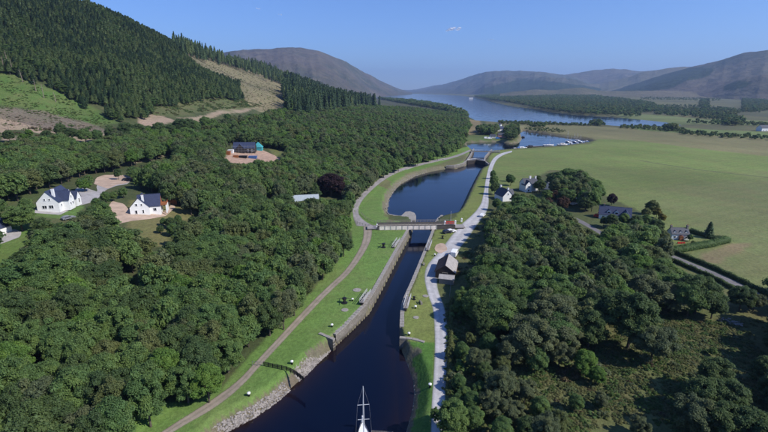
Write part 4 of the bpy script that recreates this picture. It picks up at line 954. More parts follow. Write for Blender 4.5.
def opening(root, c, face, w, h, name='window', fm='white_paint', gm='glass'):
    """face: 'x+','x-','y+','y-'"""
    s = 1 if face[1] == '+' else -1; F_ = .14; mb = MB(); px_ = MB()
    if face[0] == 'y':
        for dx in (-w / 2, 0, w / 2) if w > 1 and name == 'window' else (-w / 2, w / 2): mb.box((c[0] + dx, c[1] + s * .04, c[2]), (F_ if dx else .07, .12, h))
        for dz in (-h / 2, h / 2): mb.box((c[0], c[1] + s * .055, c[2] + dz), (w + F_ + .08, .15, F_))
        px_.box((c[0], c[1] + s * .02, c[2]), (w, .06, h))
    else:
        for dy in (-w / 2, 0, w / 2) if w > 1 and name == 'window' else (-w / 2, w / 2): mb.box((c[0] + s * .04, c[1] + dy, c[2]), (.12, F_ if dy else .07, h))
        for dz in (-h / 2, h / 2): mb.box((c[0] + s * .055, c[1], c[2] + dz), (.15, w + F_ + .08, F_))
        px_.box((c[0] + s * .02, c[1], c[2]), (.06, w, h))
    f = mb.build(name, M[fm], root); px_.build('pane', M[gm], f); return f
def chimney(roof, c, d=(.9, .7, 2.2), m='white_wall', pots=2):
    mb = MB(); mb.box(c, d); mb.box((c[0], c[1], c[2] + d[2] / 2 + .06), (d[0] + .16, d[1] + .16, .13)); ch = mb.build('chimney', M[m], roof)
    mb = MB()
    for i in range(pots): mb.lathe([(.13, 0), (.11, .4)], (c[0] + (i - (pots - 1) / 2) * .4, c[1], c[2] + d[2] / 2 + .1), 8)
    p = mb.build('chimney_pot', M['timber'], roof); return ch
def house(label, loc, rz, wings, roof='slate', wall='white_wall', name='house', cat='house', k=1):
    t_ = thing(name, label, cat, loc, rz); t_.scale = (k, k, k); mw = MB(); mr = MB()
    for k, w_ in enumerate(wings):
        wing_walls(mw, *w_); wing_roof(mr, *w_)
    mw.build('wall', M[wall], t_); r_ = mr.build('roof', M[roof], t_); return t_, r_
def dormer(root, x, y, z, face, w=1.7, d=2.2, h=1.5, roofm='slate', wallm='white_wall'):
    s = 1 if face[1] == '+' else -1; mw = MB(); mr = MB(); ax = face[0]
    if ax == 'y': wing_walls(mw, x, y - s * d / 2, d, w, 0, 0, 'y'); 
    mw = MB(); mr = MB(); e = h; r = h + w * .42
    cx_, cy_ = (x, y - s * d / 2) if ax == 'y' else (x - s * d / 2, y)
    sec = [(-w / 2, 0), (w / 2, 0), (w / 2, e), (0, r), (-w / 2, e)]
    if ax == 'y': v = [(cx_ + a, cy_ - d / 2, z + b) for a, b in sec] + [(cx_ + a, cy_ + d / 2, z + b) for a, b in sec]
    else: v = [(cx_ - d / 2, cy_ + a, z + b) for a, b in sec] + [(cx_ + d / 2, cy_ + a, z + b) for a, b in sec]
    mw.add(v, [(4, 3, 2, 1, 0), (5, 6, 7, 8, 9)] + [(i, (i + 1) % 5, 5 + (i + 1) % 5, 5 + i) for i in range(5)])
    wing_roof(mr, cx_, cy_, d, w, z + e, z + r, ax, .15, .1)
    dm = mw.build('dormer', M[wallm], root); mr.build('dormer_roof', M[roofm], dm)
    mb = MB()
    if ax == 'y': mb.box((x, y + s * .03, z + h * .5), (w * .62, .07, h * .62))
    else: mb.box((x + s * .03, y, z + h * .5), (.07, w * .62, h * .62))
    mb.build('dormer_window', M['glass'], dm)

# large white house on the left: ridge runs away from the camera, two cross gables to the right
x, y, z = at(37.5, 210.5)
def oriented(px, rz=0): return rz
t_, r_ = house('large white house with dark blue roof, cross gable, tall chimney and dormers beside the driveway', (x + 2.6, y + 6.5, z + .15), R(12),
    [(0, 0, 15, 9, 3.5, 8.3, 'y'), (4.2, -1.2, 6, 5.2, 3.6, 7.2, 'x'), (4.6, 5.6, 5.6, 4.6, 2.7, 5.6, 'x')], 'blue_slate', k=.82)
chimney(r_, (2.3, -5.8, 7.3), (1.0, .9, 3.6), pots=1)
for dx, zz, w_, h_ in ((-1.4, 1.3, 1.9, 1.5), (1.3, 1.3, 1.9, 1.5), (-.9, 4.7, .7, 1.0), (1.1, 4.7, .7, 1.0)): opening(t_, (dx, -7.5, zz), 'y-', w_, h_)
for yy in (-2.3, -.3): opening(t_, (7.2, yy, 1.5), 'x+', 1.0, 1.3)
opening(t_, (7.2, -1.2, 4.5), 'x+', 1.1, 1.3); opening(t_, (4.5, -5.2, 1.5), 'x+', 1.2, 1.2); opening(t_, (7.4, 5.6, 1.1), 'x+', 1.1, 2.1, 'door', 'white_paint', 'dark_wood')
opening(t_, (4.5, 2.4, 1.5), 'x+', 1.2, 1.2)
for yy in (3.0, 5.2): dormer(t_, 4.1, yy - .3, 3.9 + (.9 if yy > 4 else 0), 'x+', 1.6, 2.0, 1.3, 'blue_slate')
# second white house: gable to the left, timber gable and balcony to the right
x, y, z = at(140.5, 214.8)
t_, r_ = house('white house with blue slate roof and timber gable with balcony by the round lawn', (x - .3, y + 5.2, z + .15), R(20),
    [(-1.8, 0, 11, 8, 3.3, 7.6, 'y'), (1.9, -.3, 9.5, 7, 3.3, 7.9, 'x')], 'blue_slate', k=.86)
chimney(r_, (-.2, -4.1, 7.0), (.9, .8, 3.0), pots=1)
for dx, zz, w_, h_ in ((-3.3, 1.2, 1.0, 1.7), (-.4, 1.2, .7, 1.7), (-2.9, 4.5, .9, 1.1), (-.8, 4.4, .7, .9)): opening(t_, (dx, -5.5, zz), 'y-', w_, h_)
opening(t_, (4.2, -3.8, 1.4), 'y-', 1.4, 1.5)
mb = MB(); sec = [(-3.3, 3.35), (3.3, 3.35), (0, 7.55)]; v = [(6.68, -.3 + a, b) for a, b in sec] + [(6.78, -.3 + a, b) for a, b in sec]
mb.add(v, [(2, 1, 0), (3, 4, 5), (0, 1, 4, 3), (1, 2, 5, 4), (2, 0, 3, 5)]); mb.build('timber_gable', M['timber'], t_)
mb = MB(); mb.box((8.0, -.3, 3.2), (2.6, 6.6, .22))
for yy in np.arange(-3.5, 3.0, .45): mb.box((9.2, yy, 3.75), (.06, .06, .95))
mb.box((9.2, -.3, 4.25), (.09, 6.6, .09)); mb.box((8.0, -3.55, 4.25), (2.4, .09, .09)); mb.box((8.0, -3.55, 3.75), (2.4, .04, .8)); mb.build('balcony', M['timber'], t_)
for yy in (-3.3, -.3, 2.7):
    mb = MB(); mb.box((9.1, yy, 1.1), (.5, .5, 3.9)); mb.build('pillar', M['white_wall'], t_)
opening(t_, (6.65, .9, 1.2), 'x+', 2.2, 2.1); opening(t_, (6.65, -2.0, 1.1), 'x+', 1.0, 2.1, 'door', 'white_paint', 'dark_wood')
# red shed behind it
x, y, z = at(172.5, 203.5); t_, r_ = house('small reddish brown timber shed behind the house with the balcony', (x, y, z), R(25), [(0, 0, 3.6, 2.8, 1.9, 2.8, 'x')], 'timber', 'timber', 'garden_shed', 'shed')
# third white house cut by the left edge
x, y, z = at(-11, 237); t_, r_ = house('white house with dark roof cut off by the left edge of the picture', (x - 1, y + 3, z), R(-10), [(0, 0, 10, 7.5, 2.9, 6.2, 'y')], 'blue_slate', k=.75)
opening(t_, (2, -5, 1.3), 'y-', 1.1, 1.2); opening(t_, (3.75, -1, 1.3), 'x+', 1.1, 1.2); opening(t_, (3.75, -3, 1.1), 'x+', 1.0, 2.1, 'door', 'white_paint', 'dark_wood')

# cars and vans
def car(label, loc, rz, paint, van=False, sc_=1.0, group=None, name=None):
    t_ = thing(name or ('parked_van' if van else 'parked_car'), label, 'van' if van else 'car', loc, rz, group)
    L, W, H = (5.4, 2.0, 2.3) if van else (4.3, 1.8, 1.48)
    if van: prof = [(-L/2, .45), (L/2, .4), (L/2, 1.05), (L/2 - .55, 1.25), (L/2 - 1.35, H - .1), (L/2 - 1.7, H), (-L/2 + .1, H), (-L/2, H - .15)]
    else: prof = [(-L/2, .4), (L/2, .38), (L/2, .75), (L/2 - .25, .88), (L/2 - 1.15, .97), (L/2 - 1.9, H - .06), (L/2 - 2.3, H), (-L/2 + .75, H - .05), (-L/2 + .12, .98), (-L/2, .9)]
    n = len(prof); v = []
    for yy in (-W/2, -W/2 + .12, W/2 - .12, W/2):
        k = .94 if abs(yy) == W/2 else 1
        v += [(a * (.985 if k < 1 else 1), yy, .35 + (b - .35) * k) for a, b in prof]
    f = [tuple(range(n - 1, -1, -1)), tuple(range(3 * n, 4 * n))]
    for j in range(3): f += [(j*n + i, j*n + (i+1) % n, (j+1)*n + (i+1) % n, (j+1)*n + i) for i in range(n)]
    mb = MB(); mb.add(v, f); mb.build('body', M[paint], t_)
    mb = MB()
    if van:
        a, b = (L/2 - .62, 1.28), (L/2 - 1.28, H - .16); 
    else: a, b = (L/2 - 1.2, 1.0), (L/2 - 1.86, H - .1)
    mb.add([(a[0] + .03, -W/2 + .2, a[1]), (a[0] + .03, W/2 - .2, a[1]), (b[0] + .03, W/2 - .25, b[1]), (b[0] + .03, -W/2 + .25, b[1])], [(0, 1, 2, 3)]); mb.build('windscreen', M['glass'], t_)
    for s in (-1, 1):
        mb = MB()
        if van: q = [(L/2 - .9, 1.3), (L/2 - 1.45, H - .35), (L/2 - 2.3, H - .35), (L/2 - 2.3, 1.3)]
        else: q = [(L/2 - 1.35, .98), (L/2 - 1.95, H - .16), (-L/2 + .85, H - .18), (-L/2 + .45, 1.0)]
        mb.add([(a_, s * (W/2 + .01), b_ * .97) for a_, b_ in q], [(0, 1, 2, 3)]); mb.build('side_window', M['glass'], t_)
    for sx in (L * .31, -L * .3):
        for s in (-1, 1):
            mb = MB(); mb.tube((sx, s * (W/2 - .2), .33), (sx, s * (W/2 + .03), .33), .33, None, 14); wh = mb.build('wheel', M['tyre'], t_)
            mb = MB(); mb.tube((sx, s * (W/2 + .03), .33), (sx, s * (W/2 + .05), .33), .18, None, 10); mb.build('rim', M['metal'], wh)
    for s in (-1, 1):
        mb = MB(); mb.box((L/2 - .02, s * (W/2 - .3), .68), (.08, .34, .16)); mb.build('headlight', M['white_paint'], t_)
    return t_
def carat(label, px, py, rz, paint, van=False):
    x, y, z = at(px, py); return car(label, (x, y, z + .09), R(rz), paint, van)
M['car_white'] = simple('car_white', (.8, .8, .8), .3, .03); M['car_red'] = simple('car_red', (.55, .02, .02), .3, .05)
M['car_dark'] = simple('car_dark', (.02, .025, .04), .25, .1); M['car_blue'] = simple('car_blue', (.05, .15, .4), .3, .1); M['car_grey'] = simple('car_grey', (.18, .19, .21), .3, .1)
carat('white van parked on the gravel at the far end of the grey roofed shed', 454.3, 255.8, 70, 'car_white', True)
carat('white car with dark glass parked beside the lock, just below the bridge end', 451.2, 232.4, 25, 'car_white')
carat('dark car parked left of the white car below the bridge end', 447.4, 233.2, 20, 'car_dark')
carat('white car parked in the gardens, upper of two', 573.7, 199.5, 20, 'car_white'); carat('white car parked in the gardens, lower of two', 573.6, 204.8, 35, 'car_white')
carat('bright red car parked beside the lane at the black roofed house', 598.5, 217.5, -30, 'car_red'); carat('second red car parked behind the bright red one', 602.5, 214.5, -30, 'car_red')
carat('dark car on the gravel yard between the white houses', 127, 180.8, 15, 'car_dark'); carat('silver car on the driveway in the trees below the white houses', 68.5, 219.5, 60, 'car_grey')
carat('white car waiting where the canal road meets the wood, beside the cottage', 482.5, 216.5, 60, 'car_white')

# shed beside the gravel road
xa, ya, za = at(446.5, 279); 
t_, r_ = house('long low shed with one grey and one shade-darkened brown roof slope beside the gravel road', (xa + .7, ya + 5.2, za), R(-14), [(0, 0, 10.5, 6.2, 2.4, 4.6, 'y')], 'rust_roof', 'dark_wood', 'canal_shed', 'shed')
mb = MB(); W2, e, r = 3.1, 2.4, 4.6; sl = (r - e) / W2
for k in range(9):
    y0 = -5.4 + k * 1.2; mb.add([(.05, y0 + .02, r + .23), (W2 + .4, y0 + .02, e - sl * .4 + .22), (W2 + .4, y0 + 1.18, e - sl * .4 + .22), (.05, y0 + 1.18, r + .23), (.05, y0 + .02, r + .19), (W2 + .4, y0 + .02, e - sl * .4 + .17), (W2 + .4, y0 + 1.18, e - sl * .4 + .17), (.05, y0 + 1.18, r + .19)],
        [(0, 1, 2, 3), (7, 6, 5, 4), (0, 4, 5, 1), (1, 5, 6, 2), (2, 6, 7, 3), (3, 7, 4, 0)])
mb.build('grey_roof_sheets', M['grey_roof'], r_)  # grey on the sunlit slope only; the other keeps the painted shade
opening(t_, (0, -5.25, 1.1), 'y-', 1.6, 2.1, 'door', 'grey_wood', 'dark_wood')
x, y, z = at(441.5, 285); t_, r_ = house('small lean shed with pale roof in front of the long shed by the road', (x + 1.5, y + 2.0, z), R(-14), [(.4, 0, 4.6, 3.0, 1.9, 2.5, 'x')], 'grey_roof', 'grey_wood', 'store_shed', 'shed')
x, y, z = at(453.5, 270.5); mb = MB(); mb.box((0, 0, .9), (2.2, 1.5, 1.8)); mb.prism([(-1.3, -.95), (1.3, -.95), (1.3, .95), (-1.3, .95)], 1.82, 1.95); o = mb.build('storage_box', M['timber'], None, loc=(x, y, z)); tag(o, 'orange brown wooden store standing right of the long shed', 'store')

# cottages on the right
x, y, z = at(502, 201); t_, r_ = house('white gabled cottage with dark roof beside the canal road, just below the meadow', (x + 1.8, y + 3.6, z), R(16), [(0, 0, 9, 6.4, 3.0, 6.4, 'y'), (2.8, 1.2, 6.4, 4.6, 2.8, 5.4, 'x')])
chimney(r_, (0, -3.9, 6.6), (.7, 1.0, 1.8), 'white_wall', 2); chimney(r_, (0, 3.9, 6.6), (.7, 1.0, 1.8), 'white_wall', 1)
opening(t_, (0, -4.5, 4.1), 'y-', .8, 1.0); opening(t_, (1.4, -4.5, 1.4), 'y-', .9, 1.2); opening(t_, (4.4, -1.1, 1.4), 'y-', .9, 1.2); mb = MB(); mb.box((3.6, -2.3, .9), (2.2, 2.2, 1.8)); mb.build('porch', M['grey_wood'], t_)
x, y, z = at(527.5, 191.5); t_, r_ = house('two storey white house with slate roof among the dark garden trees', (x + 1.5, y + 3.2, z), R(12), [(0, 0, 9.2, 6.4, 4.8, 7.6, 'x'), (-2.6, -2.2, 5, 4.2, 4.4, 6.8, 'y')])
chimney(r_, (.4, 0, 8.0), (1.1, .8, 2.0)); chimney(r_, (4.1, 0, 7.9), (.8, .8, 1.7)); opening(t_, (-2.6, -4.7, 3.3), 'y-', 1.0, 1.2); opening(t_, (-2.6, -4.7, 1.1), 'y-', 1.0, 1.3); opening(t_, (2.0, -3.2, 3.3), 'y-', .9, 1.2)
x, y, z = at(550.5, 189); t_, r_ = house('low pale roofed bungalow half hidden behind garden trees', (x, y + 2, z), R(55), [(0, 0, 8, 5.5, 2.4, 4.4, 'x')], 'grey_roof')
opening(t_, (1, -2.75, 1.3), 'y-', 1.1, 1.1)
x, y, z = at(613, 219.5); t_, r_ = house('long black roofed house with white dormers and white gable at the meadow edge', (x + 1.5, y + 2.0, z), R(-24), [(0, 0, 16, 8, 2.8, 6.6, 'x'), (5.2, -3.2, 6, 5, 2.8, 5.8, 'y')], 'blue_slate', k=.85)
for dx in (-3.2, .6): dormer(t_, dx, -3.3, 3.2, 'y-', 2.1, 2.4, 1.3, 'blue_slate')
for dx in (-5.8, -2.4, 1): opening(t_, (dx, -4, 1.4), 'y-', 1.1, 1.2)
opening(t_, (5.2, -6.2, 1.4), 'y-', 1.4, 1.2); opening(t_, (8, 0, 3.9), 'x+', 1.0, 1.2); chimney(r_, (-5.8, 0, 6.9), (.8, .8, 1.6), 'stone')
x, y, z = at(680, 240); t_, r_ = house('white cottage with three dormers and end chimneys in a hedged garden', (x + .3, y + 2.3, z), R(-6), [(0, 0, 8.8, 5.6, 3.3, 5.9, 'x')], k=.76)
for dx in (-2.9, 0, 2.9): dormer(t_, dx, -2.4, 3.1, 'y-', 1.5, 1.9, 1.1)
for dx in (-2.9, 2.9): opening(t_, (dx, -2.8, 1.5), 'y-', 1.0, 1.2)
chimney(r_, (4.1, 0, 6.5), (.8, 1.0, 2.0), 'stone'); chimney(r_, (-4.1, 0, 6.4), (.8, 1.0, 1.6), 'stone')
mb = MB(); mb.box((0, -3.6, 1.0), (1.8, 1.6, 2.2)); mb.add([(-1.1, -4.5, 2.1), (1.1, -4.5, 2.1), (1.1, -2.78, 2.1), (-1.1, -2.78, 2.1), (0, -4.5, 2.9), (0, -2.78, 2.9)], [(0, 1, 4), (3, 5, 2), (0, 4, 5, 3), (1, 2, 5, 4), (0, 3, 2, 1)]); mb.build('porch', M['timber'], t_)
x, y, z = at(681, 243.5); mb = MB()
for dx in (-1.6, -.5, .6, 1.7): mb.box((dx, 0, .35), (.8, .5, .7)); mb.box((dx, 0, .8), (.6, .3, .3))
o = mb.build('picnic_table', M['red_paint'], None, loc=(x, y, z)); o.scale = (.7, .7, .7); tag(o, 'red garden seats in a row in front of the cottage with three dormers', 'garden furniture')

# hedges
def hedge(label, px, w_=1.2, h_=1.6, mat='dark', name='hedge'):
    W_ = resample(GL(px), 40); V = []; F = []; T = []; off = 0; L = np.linalg.norm(np.diff(W_, axis=0), axis=1).sum()
    n = int(L * (130 if h_ > .5 else 45)); k = rng.uniform(0, 1, n); s = np.r_[0, np.cumsum(np.linalg.norm(np.diff(W_, axis=0), axis=1))] / L
    c = np.c_[np.interp(k, s, W_[:, 0]), np.interp(k, s, W_[:, 1])]; d = unit(n); d[:, 2] = abs(d[:, 2])
    bump_ = 1 + .12 * np.sin(k * L * 1.1) + .08 * np.sin(k * L * 2.9)
    nn_ = d / np.maximum(np.abs(d).max(1), .01)[:, None]
    p = np.c_[c[:, 0] + nn_[:, 0] * w_ / 2, c[:, 1] + nn_[:, 1] * w_ / 2, H0(c[:, 0], c[:, 1]) + nn_[:, 2] * h_ * bump_]
    p += rng.normal(0, .08, p.shape); nr_ = nn_ + unit(n) * .6; nr_ /= np.linalg.norm(nr_, axis=1)[:, None]
    v, f = leaves(p, nr_, .16); tl = rng.uniform(.1, .9, n); T = np.repeat(np.c_[tl, rng.uniform(0, 1, n), tl, np.ones(n)], 4, 0)
    mb = MB()
    for a, b in zip(W_[:-1], W_[1:]):
        if h_ < .5: continue
        m = (a + b) / 2; mb.box((m[0], m[1], float(H0(m[0], m[1])) + h_ * .4), (np.linalg.norm(b - a) + .1, w_ * .8, h_ * .95), math.atan2(b[1] - a[1], b[0] - a[0]))
    if mb.v: q = np.array([(a, b, c_) for f4 in mb.f for a, b, c_ in ((f4[0], f4[1], f4[2]), (f4[0], f4[2], f4[3]))]); v = np.r_[v, mb.v]; f = np.r_[f, q + len(T)]; T = np.r_[T, np.tile([[.1, .2, 0, 1]], (len(mb.v), 1))]
    return tag(link(name, npmesh(name, v, f, LM[mat], False, T)), label, 'hedge')
hedge('broad clipped hedge along the near side of the cottage garden', [(671,253),(690,249.5),(710,246),(727,241.5)], 3.2, 2.2, 'mid')
hedge('dark hedge closing the far side of the cottage garden', [(690,232.5),(702,236),(714,239.5),(724,241)], 1.6, 1.8)
hedge('thin dark hedge between the lane and the field corner', [(672,252),(690,259.5),(712,268.5),(730,277),(748,286),(775,301)], 1.2, 1.4)
hedge('low dark hedge along the left side of the lane', [(664,257.5),(686,267),(711,278),(733,290)], 1.0, 1.2)
hedge('low hedge along the gravel road verge beside the scrub', [(452,300),(450.5,330),(451,350),(448.5,395)], .9, .9, 'olive')
x, y, z = at(708, 238); o = make_tree(x, y, z, .55, .85, CON[1][0], ctr[1], 'small pointed evergreen in the hedged cottage garden', name='garden_conifer', cat='conifer'); o.scale = (.9, .9, .42)

# glasshouse and shed roofs in the wood
x, y, z = P(305, 199, 12)[0], P(305, 199, 12)[1], 0; z = Z(x, y) + 1.4
t_, r_ = house('pale metal roofed building deep in the wood left of the purple beech', (x, y, z), R(12), [(0, 0, 13, 6.5, 4.2, 6.6, 'x'), (-12, -1.5, 9, 5.5, 3.2, 5.0, 'x')], 'greenhouse'); opening(t_, (2, -3.25, 2.5), 'y-', 1.1, 1.2); opening(t_, (-1, -3.25, 2.5), 'y-', 1.1, 1.2)
x, y, z = at(268, 198); t_, r_ = house('small brown roofed hut in a gap in the wood', (x, y, z), R(40), [(0, 0, 5, 4, 3.6, 5.6, 'x')], 'grey_roof', 'grey_wood', 'hut', 'hut')

# building site
x, y, z = at(244, 152.5)
t_, r_ = house('unfinished house with purple blue roof and scaffolding on the orange building site', (x, y + 3, z), R(6), [(0, 0, 20, 9, 4.5, 9.2, 'x'), (-3, -4, 7, 7, 4.4, 8.4, 'y')], 'blue_slate', 'dark_wood', 'house_under_construction', k=.8)
mb = MB()
for dx in np.arange(-10.5, 11, 3):
    mb.tube((dx, -7.6, -1), (dx, -7.6, 7.2), .07, None, 5)
for zz in (2.2, 4.3, 6.4): mb.tube((-10.5, -7.6, zz), (10.5, -7.6, zz), .06, None, 5); mb.box((0, -7.2, zz - .2), (21, .7, .08))
mb.build('scaffolding', M['metal'], t_)
for dx in (-8, 3.5, 7.5): opening(t_, (dx, -4.5, 1.8), 'y-', 1.6, 1.7)
x, y, z = at(258.5, 150); mb = MB(); mb.prism([(-3.2, -2.2), (3.2, -2.2), (3.2, 2.2), (-3.2, 2.2)], -.5, 2.4); mb.add([(-3.5, -2.5, 2.4), (3.5, -2.5, 2.4), (3.5, 2.5, 2.4), (-3.5, 2.5, 2.4), (0, 0, 6.4)], [(0, 1, 4), (1, 2, 4), (2, 3, 4), (3, 0, 4), (3, 2, 1, 0)])
tag(mb.build('tent', M['turquoise'], None, loc=(x, y, z)), 'turquoise peaked tent at the right end of the building site', 'tent')
for px, py, mt, lab, dd in [(253, 158.5, 'blue_paint', 'bright blue skip on the building site', (6, 2.6, 1.8)), (227, 154.5, 'timber', 'orange red container at the left of the building site', (5.5, 2.6, 2.4)), (236, 157.5, 'timber', 'orange red skip in the middle of the building site', (3.6, 2.2, 1.5)), (243, 158, 'black', 'black tarpaulin covered stack in the middle of the building site', (6, 3, 1.6)), (231, 153, 'white_paint', 'white site cabin beside the orange red container', (4.2, 2.4, 2.4))]:
    x, y, z = at(px, py); L_, W_, h_ = dd; mb = MB(); mb.add([(-L_*.42, -W_*.42, -.3), (L_*.42, -W_*.42, -.3), (L_*.42, W_*.42, -.3), (-L_*.42, W_*.42, -.3), (-L_/2, -W_/2, h_), (L_/2, -W_/2, h_), (L_/2, W_/2, h_), (-L_/2, W_/2, h_)], [(0, 3, 2, 1), (0, 1, 5, 4), (1, 2, 6, 5), (2, 3, 7, 6), (3, 0, 4, 7), (4, 5, 6, 7)])
    for dx in np.linspace(-L_ * .42, L_ * .42, 6): mb.box((dx, -W_ * .475, h_ * .5), (.12, .12, h_ * .9))
    mb.box((0, -W_/2, h_), (L_ + .1, .14, .14)); mb.box((0, W_/2, h_), (L_ + .1, .14, .14))
    tag(mb.build('tarpaulin_stack' if mt == 'black' else 'site_cabin' if mt == 'white_paint' else 'skip', M[mt], None, loc=(x, y, z)), lab, 'stack' if mt == 'black' else 'cabin' if mt == 'white_paint' else 'skip')

# ================================================================ SWING BRIDGE
B0 = P(377.5, 229.5, 4.2); B1 = P(455, 228.5, 4.2); bl = math.hypot(B1[0] - B0[0], B1[1] - B0[1]); ba = math.atan2(B1[1] - B0[1], B1[0] - B0[0])
br_ = thing('swing_bridge', 'long flat swing bridge with pale side panels crossing the canal at the lock', 'bridge', (B0[0], B0[1], 4.2), ba)
mb = MB(); mb.box((bl / 2, 1.9, .75), (bl, 4.4, .3)); mb.build('deck', M['deck'], br_)
for s, yy in ((0, -.45), (1, 4.25)):
    mb = MB(); mb.box((bl / 2, yy, .8), (bl, .18, 2.1)); mb.box((bl / 2, yy, 1.86), (bl + .1, .34, .14)); mb.box((bl / 2, yy, -.24), (bl + .1, .34, .14)); g_ = mb.build('girder', M['girder'], br_)
    npan = 10
    for i in range(npan):
        wv_ = (bl - 9) / npan; x0 = .6 + (i + .5) * wv_
        mb = MB(); mb.box((x0, yy - .12 if not s else yy + .15, .8), (wv_ - .45, .12, 1.75)); mb.build('panel', M['panel'], g_)
        mb = MB(); mb.box((x0 + wv_ / 2, yy - .2 if not s else yy + .2, .8), (.14, .14, 1.9)); mb.build('stiffener', M['white_paint'], g_)
    for i in range(int(bl / 1.5) + 1):
        mb = MB(); mb.box((min(i * 1.5, bl), yy, 2.45), (.12, .12, 1.1)); mb.build('railing_post', M['grey_wood'], br_)
    for zz in (2.3, 2.65, 3.0): mb = MB(); mb.box((bl / 2, yy, zz), (bl, .07, .08)); mb.build('rail', M['grey_wood'], br_)
mb = MB(); mb.lathe([(2.6, -1.2), (2.6, -.3), (2.2, -.15)], (bl - 8.5, 1.9, 0), 20); mb.build('pivot', M['stone'], br_)
mb = MB(); mb.box((bl + 2.2, 1.9, .45), (4.6, 4.6, .3)); mb.box((-2.2, 1.9, .45), (4.6, 4.6, .3)); mb.build('approach', M['deck_tar'], br_)
def gate_post(px, py, zz, label, h=1.7):
    x, y = P(px, py, zz); mb = MB(); mb.box((0, 0, h / 2), (.75, .5, h)); mb.lathe([(.45, h), (.3, h + .25), (.02, h + .4)], n=10); o = mb.build('gate_post', M['white_paint'], None, loc=(x, y, zz - .2)); tag(o, label, 'gate post')
gate_post(377, 228.5, 4.2, 'stout white gate post at the left end of the swing bridge', 2.0)
gate_post(444.8, 225.5, 5.2, 'white gate post at the left end of the red bridge barrier', 2.1); gate_post(455.2, 224.8, 5.0, 'white gate post at the right end of the red bridge barrier', 2.0)
gate_post(461.5, 221.5, 4.4, 'white gate post at the road end beyond the swing bridge', 1.5)
x, y = P(449.8, 224.6, 5.2); t_ = thing('bridge_barrier', 'red and white barrier gate across the right end of the bridge', 'barrier', (x, y, 5.3), ba)
for k, zz in enumerate((.35, .8, 1.25)): mb = MB(); mb.box((0, 0, zz), (4.3, .1, .34)); mb.build('barrier_board', M['red_paint'], t_)
mb = MB(); mb.lathe([(.02, 0), (.5, .01), (.5, .05)], n=16); o = mb.build('warning_disc', M['red_paint'], t_); o.rotation_euler = (R(90), 0, 0); o.location = (0, -.12, .85)
for dx in (-2.1, 2.1): mb = MB(); mb.box((dx, 0, .7), (.12, .14, 1.6)); mb.build('barrier_post', M['white_paint'], t_)
x, y = P(450.6, 226, 4.3); t_ = thing('flag_pole', 'thin white pole standing above the red bridge barrier', 'pole', (x, y + .5, 4.0)); mb = MB(); mb.tube((0, 0, 0), (0, 0, 7.2), .09, .045, 8); mb.build('pole', M['mast'], t_); mb = MB(); mb.box((0, 0, .15), (.5, .5, .3)); mb.build('base', M['stone'], t_)

# post and rail fence along the left road by the bridge
def rail_fence(label, px, n, h=1.1, mat='grey_wood', rails=2, name='post_and_rail_fence', pw=.12, solid=False):
    W_ = resample(GL(px), n); o = W_[0]; z0 = Z(*o); t_ = thing(name, label, 'fence', (o[0], o[1], z0)); loc = []
    for p in W_:
        zz = Z(*p) - z0; loc.append((p[0] - o[0], p[1] - o[1], zz)); mb = MB(); mb.box((loc[-1][0], loc[-1][1], zz + h / 2 - .1), (pw, pw, h + .2)); mb.build('post', M[mat], t_)
    for a, b in zip(loc[:-1], loc[1:]):
        for k in range(rails):
            q = h * (.92 - k * .75 / rails); mb = MB(); mb.tube((a[0], a[1], a[2] + q), (b[0], b[1], b[2] + q), .05, None, 4); mb.build('rail', M[mat], t_)
        if solid:
            for j in range(5):
                k = (j + .5) / 5; mb = MB(); mb.box((a[0] + (b[0] - a[0]) * k, a[1] + (b[1] - a[1]) * k, a[2] + (b[2] - a[2]) * k + h * .5), (.1, .1, h * .85)); mb.build('paling', M[mat], t_)
    return t_
rail_fence('dark low picket fence running down the left bank grass to the water', [(264,366),(276,368.5),(288,371),(295,374.5),(303.5,381)], 11, 1.15, 'black', 2, solid=True, name='picket_fence')
rail_fence('thin grey rail across the tow path at the end of the picket fence', [(252.5,365.5),(258,366),(263,366)], 3, 1.1, 'metal', 1, 'path_gate', .08)
rail_fence('grey wooden rail fence along the road curve at the left bridge end', [(355,223),(361,225),(368,226.5),(376,227.5)], 8)
rail_fence('grey wooden rail fence on the inside of the road curve by the basin', [(361,214),(366,219),(372,222),(378,224.5)], 8)
rail_fence('wire and post fence beside the wood right of the gravel road', [(455,262),(452.5,272),(451,284),(449.5,298)], 9, 1.1, 'grey_wood', 2, 'wire_fence', .1)
rail_fence('footbridge rail along the top of the upper lock', [(472,150.8),(482,150.8),(492,151.4),(500,151.6)], 9, 1.3, 'white_paint', 2, 'footbridge_rail', .12)

# ================================================================ LOCK GATES AND QUAY FURNITURE
def gate_leaf(label, pa, pb, zt=4.15):
    A, B = P(*pa, zt + .6), P(*pb, zt + .6); L = math.hypot(B[0] - A[0], B[1] - A[1]); t_ = thing('lock_gate', label, 'lock gate', (A[0], A[1], zt), math.atan2(B[1] - A[1], B[0] - A[0]))
    mb = MB(); mb.box((L / 2, 0, -1.9), (L, .5, 4.4)); mb.build('gate_leaf', M['dark_wood'], t_); mb = MB(); mb.box((L / 2, 0, .38), (L, 1.3, .1)); mb.build('walkway', M['deck'], t_)
    for s in (-1, 1):
        for k in range(5): mb = MB(); mb.box((.1 + (L - .2) * k / 4, s * .6, .95), (.1, .1, 1.15)); mb.build('railing_post', M['gate_white'], t_)
        for zz in (1.0, 1.5): mb = MB(); mb.box((L / 2, s * .6, zz), (L, .09, .09)); mb.build('handrail', M['gate_white'], t_)
gate_leaf('open lock gate with white handrails on the left bank, the nearer one', (361.5,302), (369,291.5)); gate_leaf('open lock gate with white handrails on the right bank, the nearer one', (405.5,307.5), (409,296))
gate_leaf('open lock gate with white handrails on the left bank, close to the bridge', (393.5,246.5), (398.5,239.5)); gate_leaf('open lock gate with white handrails on the right bank, close to the bridge', (427.5,249.5), (430.5,241.5))
